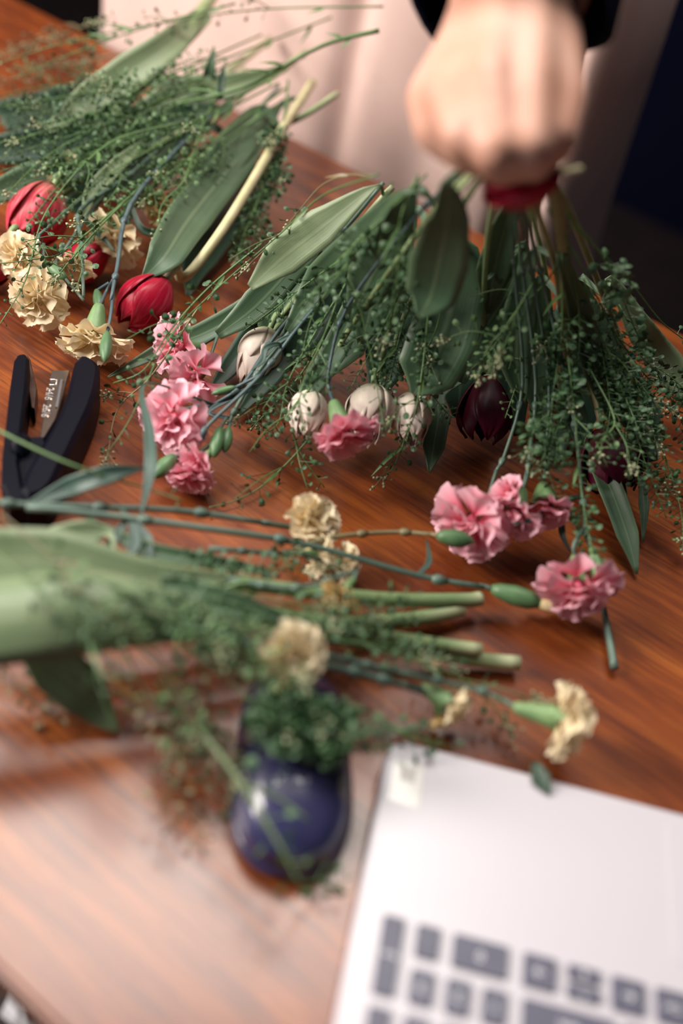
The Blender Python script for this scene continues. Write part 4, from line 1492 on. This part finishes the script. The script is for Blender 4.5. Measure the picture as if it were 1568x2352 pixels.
carnation('carnation stem ending in a fat green bud that touches the pink carnation nearest the laptop', [(60, 1165, 57), (280, 1188, 52), (480, 1215, 47), (700, 1250, 36), (960, 1322, 24), (1110, 1348, 20)], [],
          [dict(br=[(1100, 1345, 20), (1130, 1352, 20)], to=(1255, 1390, 20), w=24, tip='cream')],
          [([(300, 1190, 51), (310, 1250, 49), (280, 1300, 47)], [12, 30, 4], 'blade'), ([(300, 1190, 51), (340, 1240, 48), (345, 1290, 45)], [12, 24, 4], 'blade'),
           ([(960, 1320, 24), (985, 1290, 26), (980, 1240, 24)], [8, 14, 3], 'blade')], 8, group=GD)
carnation('thin brown carnation stem ending in a green bud below the largest pink carnation', [(680, 1262, 30), (760, 1235, 28), (900, 1222, 28), (1000, 1228, 34)], [],
          [dict(br=[(990, 1226, 34), (1005, 1230, 36)], to=(1090, 1244, 36), w=21)], [], 6, 'stem_dry', group=GD)
carnation('withered pair of cream carnation petals on the bare wood in the middle', [(480, 1260, 40), (620, 1270, 32), (690, 1272, 28)],
          [dict(c=(742, 1276, 18), cal=(700, 1270, 22), r=54, col='cream', kind=SIDE), dict(c=(800, 1296, 16), cal=(760, 1290, 18), r=52, col='cream', kind=SIDE, br=[(690, 1272, 28), (730, 1285, 20)])], rad=6, group=GD)
carnation('cream carnation lying across the two uppermost near tulip stems', [(520, 1330, 46), (680, 1350, 47), (820, 1310, 50)],
          [dict(c=(780, 1372, 47), cal=(815, 1325, 50), r=58, col='tan', kind=CUP, ax=(-0.5, 0.6, 0.5)), dict(c=(765, 1398, 45), cal=(800, 1350, 47), r=42, col='cream', kind=SMALL)], rad=6, group=GD)
carnation('blurred cream carnation above the leafy sprig on the mouse', [(300, 1400, 61), (460, 1440, 61), (590, 1480, 61)],
          [dict(c=(672, 1508, 57), cal=(610, 1485, 61), r=84, col='cream', kind=FULL, ax=(0.45, 0.1, 0.8), pull=0.2), dict(c=(640, 1580, 49), cal=(610, 1540, 52), r=46, col='tan', kind=SMALL, br=[(600, 1490, 59)])], rad=8, group=GD)
carnation('cream carnation drooping from a green calyx behind the laptop corner', [(500, 1460, 56), (740, 1525, 44), (860, 1555, 36), (920, 1572, 32)],
          [dict(c=(1052, 1625, 22), cal=(945, 1580, 30), r=60, col='cream', kind=CUP, ax=(0.8, 0.42, 0.2), cr=0.42, cl=1.0, pull=0.5),
           dict(c=(1010, 1655, 12), cal=(1000, 1600, 20), r=42, col='tan', kind=SMALL, br=[(940, 1578, 28)])], rad=9, group=GD)
carnation('cream carnation seen edge on, standing out right above the laptop edge', [(640, 1480, 47), (900, 1540, 36), (1080, 1580, 30), (1150, 1606, 30)],
          [dict(c=(1300, 1655, 34), cal=(1165, 1612, 34), r=92, col='cream', kind=SIDE, ax=(0.93, 0.22, 0.15), cr=0.30, cl=1.0, pull=0.25)], rad=7, group=GD)

# ------------------------------------------------------------------ pennycress
SA = 'pennycress sprays in the far left bunch'
LA = [
    'topmost of the feathery pennycress sprays at the far left',
    'feathery pennycress whose tip leaves the left edge at the pale tulip leaf height',
    'feathery pennycress leaving the left edge just above the striped tulip',
    'feathery pennycress whose tip hangs over the striped tulip',
    'feathery pennycress crossing under the light leaf over the far desk edge',
    'feathery pennycress between the light leaf and the left edge',
    'feathery pennycress ending on the hidden red tulip',
    'feathery pennycress ending beside the cream carnation with a forked stem',
    'feathery pennycress drooping on the left edge above the striped tulip',
    'feathery pennycress lying behind the striped tulip',
    'low pennycress under the topmost sprays at the left edge',
    'low pennycress on the dark leaves behind the striped tulip',
    'pennycress ending between the tan and cream petals at far left',
]
for i, pa in enumerate([
        [(760, 40, 110), (480, 150, 90), (240, 250, 76), (20, 330, 60)],
        [(700, 130, 96), (450, 220, 80), (200, 300, 66), (-20, 370, 50)],
        [(660, 160, 90), (420, 290, 72), (220, 330, 62), (-20, 400, 50)],
        [(640, 190, 84), (430, 300, 70), (250, 400, 60), (110, 520, 52)],
        [(600, 80, 92), (360, 180, 84), (160, 220, 72), (-30, 250, 62)],
        [(560, 130, 86), (340, 240, 76), (150, 290, 64), (-10, 330, 54)],
        [(660, 200, 80), (480, 330, 66), (330, 440, 58), (200, 520, 50)],
        [(640, 240, 72), (490, 340, 60), (380, 410, 52), (270, 500, 46)],
        [(520, 180, 80), (300, 260, 70), (120, 350, 60), (10, 450, 50)],
        [(480, 200, 76), (280, 310, 66), (160, 400, 58), (60, 520, 46)],
        [(500, 170, 60), (260, 230, 50), (100, 260, 40), (-40, 300, 34)],
        [(540, 240, 50), (340, 330, 44), (200, 380, 38), (40, 420, 30)],
        [(560, 220, 64), (420, 350, 54), (300, 480, 46), (180, 560, 42)]]):
    spray(LA[i], pa, 110, 0.28, 5, 2.6, brl=0.06, group=SA, tip=i % 4 == 0, col='pod' if i % 3 else 'pod_light', leaves=2)
for lab, pa, kw in [
        ('long bare pennycress stalk arching over the red striped tulip', [(420, 280, 80), (250, 330, 74), (110, 480, 62), (60, 640, 48), (0, 745, 36)], dict(pods=50, br=1)),
        ('wiry pennycress stalk highest over the far desk edge', [(880, 15, 150), (620, 20, 130), (420, 45, 110), (180, 90, 84), (-20, 150, 66)], dict(pods=40, br=3)),
        ('pennycress stalk leaning against the pale pink dress at the top', [(870, 70, 150), (740, 105, 130), (560, 200, 100), (400, 240, 80)], dict(pods=8, t0=0.8, br=1, leaves=5, rad=6)),
        ('pennycress stalk forking across the top of the pale leaf', [(540, 8, 130), (360, 55, 105), (200, 110, 84), (30, 180, 60)], dict(pods=30, br=3, leaves=3)),
        ('thin pennycress stalk across the orange wood in the far corner', [(250, 40, 60), (150, 75, 48), (60, 100, 36), (-20, 130, 30)], dict(pods=50, br=4, col='pod_dry', stem='stem_dry')),
        ('brownish pennycress lying flat on the wood in the far corner', [(330, 110, 40), (200, 140, 28), (90, 160, 20), (-20, 200, 16)], dict(pods=70, br=5, col='pod_dry', stem='stem_dry')),
        ('dark pennycress spray edging the wood in the far corner', [(420, 150, 50), (260, 185, 36), (100, 200, 24), (-20, 225, 20)], dict(pods=80, br=5)),
        ('thick pennycress column hanging by the bare triangle of wood', [(662, 185, 84), (648, 290, 70), (612, 410, 54), (560, 540, 36), (540, 600, 30)], dict(pods=250, br=5, brl=0.05)),
        ('second pennycress column beside the thick one near the bare wood triangle', [(668, 220, 70), (630, 340, 58), (590, 450, 44), (540, 560, 26)], dict(pods=230, br=5)),
        ('pennycress sprig ending in pale florets above the tan carnation', [(500, 215, 76), (460, 300, 72), (425, 410, 66), (372, 470, 58), (362, 545, 52)], dict(pods=70, br=3, col='pod_light')),
        ('pennycress twig with pale florets between the cream blooms at the left edge', [(330, 420, 60), (230, 520, 62), (160, 600, 58), (120, 650, 50)], dict(pods=50, br=3)),
        ('loose pennycress tip dangling over the red hidden tulip', [(300, 450, 62), (170, 560, 60), (110, 590, 58), (60, 560, 54)], dict(pods=50, br=3)),
        # middle
        ('long pennycress stalk running from the fist to the pink carnations', [(870, 400, 190), (740, 450, 150), (640, 540, 110), (480, 680, 76), (380, 790, 58), (300, 960, 34), (240, 1050, 14)], dict(pods=60, t0=0.35, br=3)),
        ('brown bare pennycress stalk curving over the bare wood triangle', [(860, 405, 186), (800, 402, 170), (740, 425, 150), (690, 480, 130), (640, 540, 108), (560, 620, 80)], dict(pods=26, t0=0.6, br=1, stem='stem_dry')),
        ('pennycress spray with dark round pods in front of the pale leaf', [(900, 420, 190), (820, 560, 130), (720, 640, 92), (640, 700, 70), (560, 760, 50)], dict(pods=80, br=3)),
        ('pennycress spray with large dark pods left of the upright leaf', [(960, 410, 195), (870, 510, 160), (800, 600, 130), (720, 720, 90), (690, 830, 60)], dict(pods=90, br=3, podr=0.0028)),
        ('pennycress rope of dark pods hanging along the broad upright leaf', [(960, 400, 200), (920, 500, 178), (915, 600, 150), (900, 700, 122), (880, 790, 96)], dict(pods=110, br=2, podr=0.0027)),
        ('pennycress spray ending on the white tulip left of three', [(900, 520, 140), (800, 640, 104), (740, 780, 78), (690, 900, 62), (700, 1000, 46)], dict(pods=80, br=3)),
        ('bright thin pennycress stalk crossing the middle white tulip', [(980, 400, 200), (880, 500, 165), (800, 590, 140), (830, 720, 106), (860, 860, 76), (885, 1000, 50)], dict(pods=60, t0=0.45, br=2)),
        ('pennycress stalk crossing the right white tulip', [(1000, 560, 150), (985, 700, 110), (972, 830, 78), (952, 950, 58), (920, 1020, 40), (870, 1110, 10)], dict(pods=60, t0=0.3, br=3)),
        ('pennycress twig pointing at the viewer under the right white tulip', [(960, 900, 50), (935, 990, 36), (910, 1060, 18), (880, 1105, 8)], dict(pods=20, br=2)),
        ('pennycress sprays hanging left of the white tulips', [(800, 640, 90), (720, 770, 66), (660, 880, 46), (640, 970, 30), (600, 1000, 18)], dict(pods=90, br=5)),
        ('dark pennycress spray lying behind the left white tulip', [(760, 740, 60), (690, 860, 40), (610, 950, 20), (580, 980, 8)], dict(pods=80, br=4)),
        ('thin dry pennycress stalk lying on the wood below the pink carnations', [(740, 960, 40), (690, 1030, 22), (610, 1110, 8), (540, 1150, 5), (480, 1165, 4)], dict(pods=22, t0=0.2, br=1, ped=0.012)),
        ('pennycress stalk with a leafy end below the left white tulip', [(720, 880, 54), (670, 960, 36), (690, 1040, 18), (745, 1120, 5)], dict(pods=40, br=3)),
        ('faint pennycress stalk dangling beside the stapler', [(460, 700, 60), (350, 860, 30), (270, 940, 12), (245, 1060, 5)], dict(pods=34, br=2, stem='stem_dry')),
        ('pennycress stalk leaning over the top of the pink carnation pair', [(600, 560, 96), (480, 660, 78), (390, 760, 62), (330, 850, 44), (260, 880, 30)], dict(pods=50, t0=0.2, br=2, podr=0.0028)),
        # held bunch, dark middle
        ('pennycress spray filling the shade behind the middle white tulip', [(1000, 480, 170), (930, 640, 120), (860, 790, 76), (800, 900, 48)], dict(pods=110, br=5)),
        ('pennycress spray filling the shade between middle and right white tulips', [(1000, 560, 140), (930, 730, 90), (900, 850, 60), (880, 930, 40)], dict(pods=110, br=5)),
        ('pennycress spray lying over the lower broad leaf of the held bunch', [(1030, 640, 120), (1000, 760, 90), (960, 850, 66), (1010, 930, 46), (1040, 960, 38)], dict(pods=70, br=4)),
        ('pennycress spray between the dark red tulip and the shaded stems', [(1190, 560, 150), (1200, 720, 100), (1190, 860, 72), (1160, 960, 52)], dict(pods=70, br=4, col='pod_light')),
        ('leafy pennycress top blurred over the dark red tulip', [(1230, 640, 140), (1170, 740, 120), (1120, 800, 104), (1090, 880, 84)], dict(pods=70, br=5, col='pod_light')),
        # right
        ('arching pennycress stalk crossing the black gap at the right edge', [(1260, 440, 215), (1330, 530, 180), (1440, 640, 140), (1520, 740, 104), (1600, 800, 80)], dict(pods=10, t0=0.85, br=0, tip=False)),
        ('pennycress spray of round pods against the black background', [(1270, 460, 205), (1370, 570, 168), (1420, 660, 138), (1460, 760, 104), (1520, 870, 70)], dict(pods=70, t0=0.3, br=2, podr=0.0032)),
        ('pennycress spray beside the bright leaf at the right desk edge', [(1260, 480, 200), (1350, 640, 146), (1410, 760, 106), (1480, 860, 72), (1510, 880, 60)], dict(pods=90, t0=0.3, br=4, podr=0.0030)),
        ('light green pennycress stalk forking in the middle right', [(1300, 540, 180), (1260, 640, 140), (1180, 720, 112), (1130, 800, 90), (1080, 850, 74)], dict(pods=40, t0=0.4, br=2)),
        ('pennycress spray hanging dense beside the thick pale stem', [(1300, 560, 172), (1330, 720, 122), (1320, 880, 84), (1260, 1050, 56), (1290, 1180, 40)], dict(pods=120, br=5)),
        ('pennycress spray hanging in the centre of the right green mass', [(1290, 580, 166), (1290, 760, 112), (1270, 900, 84), (1260, 1010, 66), (1230, 1090, 56)], dict(pods=120, br=5, podr=0.003)),
        ('pennycress spray trailing over the purple tulip', [(1340, 640, 140), (1380, 800, 96), (1400, 930, 74), (1390, 1010, 66)], dict(pods=100, br=5)),
        ('pennycress spray reaching down to the nearest pink carnation', [(1300, 780, 110), (1320, 960, 76), (1330, 1090, 56), (1350, 1220, 45), (1370, 1300, 44)], dict(pods=90, br=4)),
        ('pennycress spray with knobbly pods along the right frame edge', [(1380, 700, 120), (1450, 860, 82), (1510, 1000, 54), (1560, 1160, 30), (1570, 1260, 16)], dict(pods=100, br=5)),
        ('pennycress spray curving below the purple tulip at the right', [(1370, 740, 110), (1430, 900, 78), (1480, 1060, 50), (1530, 1190, 26)], dict(pods=100, br=5)),
        ('pennycress spray lying outermost at the right frame edge', [(1420, 700, 110), (1510, 860, 70), (1570, 980, 44), (1600, 1100, 24)], dict(pods=100, br=5)),
        ('feathery pennycress in the right green mass above the purple tulip', [(1330, 660, 130), (1360, 800, 94), (1440, 930, 66), (1500, 1010, 46)], dict(pods=120, br=6, podr=0.002)),
        ('pennycress twig ending in pale florets on the purple tulip', [(1350, 840, 90), (1410, 960, 78), (1385, 1010, 72), (1372, 1060, 66)], dict(pods=26, br=2, col='pod_light')),
        # near bunch
        ('pale pennycress stalk crossing the stapler', [(-30, 975, 70), (90, 1035, 72), (200, 1080, 70), (330, 1120, 52), (420, 1150, 50)], dict(pods=6, t0=0.9, br=0, rad=4, tip=False, leaves=0)),
        ('pennycress spray lying on the near tulip stems', [(300, 1340, 64), (520, 1420, 54), (760, 1470, 45), (960, 1490, 34), (1050, 1540, 22)], dict(pods=90, br=5)),
        ('pennycress spray on the second near tulip stem', [(480, 1340, 51), (680, 1390, 45), (860, 1420, 36), (960, 1415, 30)], dict(pods=70, br=4)),
        ('blurred pennycress on the near bunch beside the big pale leaf', [(150, 1300, 81), (330, 1380, 75), (480, 1460, 66), (600, 1540, 58)], dict(pods=110, br=6)),
        ('blurred pennycress hanging off the near bunch above the mouse', [(240, 1330, 78), (420, 1430, 70), (540, 1500, 61), (620, 1590, 51)], dict(pods=110, br=6, col='pod_light')),
        ('blurred pennycress in front of the big pale leaf at the left edge', [(0, 1180, 89), (130, 1290, 87), (230, 1400, 81), (360, 1500, 68)], dict(pods=60, br=4, col='pod_light', stem='stem_dry')),
        ('blurred pennycress stalk leaning across the big pale leaf', [(-20, 1260, 81), (120, 1380, 82), (240, 1500, 72), (330, 1640, 56)], dict(pods=50, br=3)),
        ('pennycress under the near cream carnation stems', [(260, 1270, 51), (450, 1300, 45), (640, 1310, 34), (780, 1300, 24)], dict(pods=90, br=5)),
        ('dense curly pennycress sprig lying on the mouse', [(520, 1560, 51), (620, 1630, 50), (720, 1640, 50), (780, 1690, 48), (740, 1740, 46)], dict(pods=170, br=8, brl=0.03, t0=0.15, podr=0.0026)),
        ('second pennycress sprig on the front of the mouse', [(560, 1600, 47), (650, 1660, 48), (740, 1690, 47), (790, 1740, 44)], dict(pods=160, br=8, brl=0.028, t0=0.1, podr=0.0026)),
        ('pennycress sprig draped over the left mouse button', [(620, 1560, 50), (690, 1620, 50), (720, 1690, 48), (640, 1700, 47), (580, 1690, 40)], dict(pods=150, br=6, brl=0.028, t0=0.1)),
        ('thick pennycress stalk lying slantwise over the mouse', [(450, 1665, 47), (555, 1800, 47), (630, 1920, 46), (690, 2030, 40)], dict(pods=16, br=1, rad=8, leaves=0, stem='stem_shade', tip=False, ped=0.010, podr=0.003)),
        ('dry pennycress trailing on the wood left of the mouse', [(280, 1480, 51), (360, 1640, 36), (420, 1780, 18), (470, 1960, 6)], dict(pods=80, br=5, col='pod_dry', stem='stem_dry')),
        ('second dry pennycress trail between the leaf and the mouse', [(340, 1480, 51), (440, 1600, 40), (500, 1720, 24), (560, 1760, 16)], dict(pods=80, br=5, col='pod_dry', stem='stem_dry')),
        ('dry pennycress tuft below the near bunch by the mouse', [(300, 1470, 56), (390, 1560, 47), (450, 1680, 30), (520, 1700, 20)], dict(pods=70, br=5, col='pod_light', stem='stem_dry')),
        ('thin dry pennycress stalk fallen on the bare wood at the left', [(-20, 1480, 30), (40, 1570, 16), (110, 1640, 6), (180, 1640, 5)], dict(pods=30, br=2, col='pod_dry', stem='stem_dry')),
        ('thin pennycress stalk lying between near stems and laptop', [(900, 1500, 30), (1060, 1560, 22), (1130, 1620, 14), (1180, 1690, 8)], dict(pods=24, br=2)),
        ('small pennycress scrap at the palm end of the mouse', [(690, 2030, 30), (740, 2020, 12), (775, 2000, 8)], dict(pods=14, br=1, tip=False)),
        ('pennycress bits lying along the laptop front edge', [(860, 1640, 26), (930, 1690, 24), (1000, 1710, 24)], dict(pods=26, br=2)),
]:
    kw = dict(dict(pods=80), **kw)
    spray(lab, pa, **kw)

# small dark leaf shape on the laptop
root = thing('dark_leaf_shape', 'small dark leaf shape on the far edge of the laptop', 'leaf', PX(1245, 1795, 0.02))
g = G()
leaf_geo(g, P3([(1228, 1752, 20), (1242, 1790, 19.5), (1262, 1826, 18.6)]), [18, 46, 6], 0.35)
g.obj('blade', MAT['leaf_dark'], root, thick=0.0005)
for o in bpy.data.objects:
    if '_o' in o:
        del o['_o']
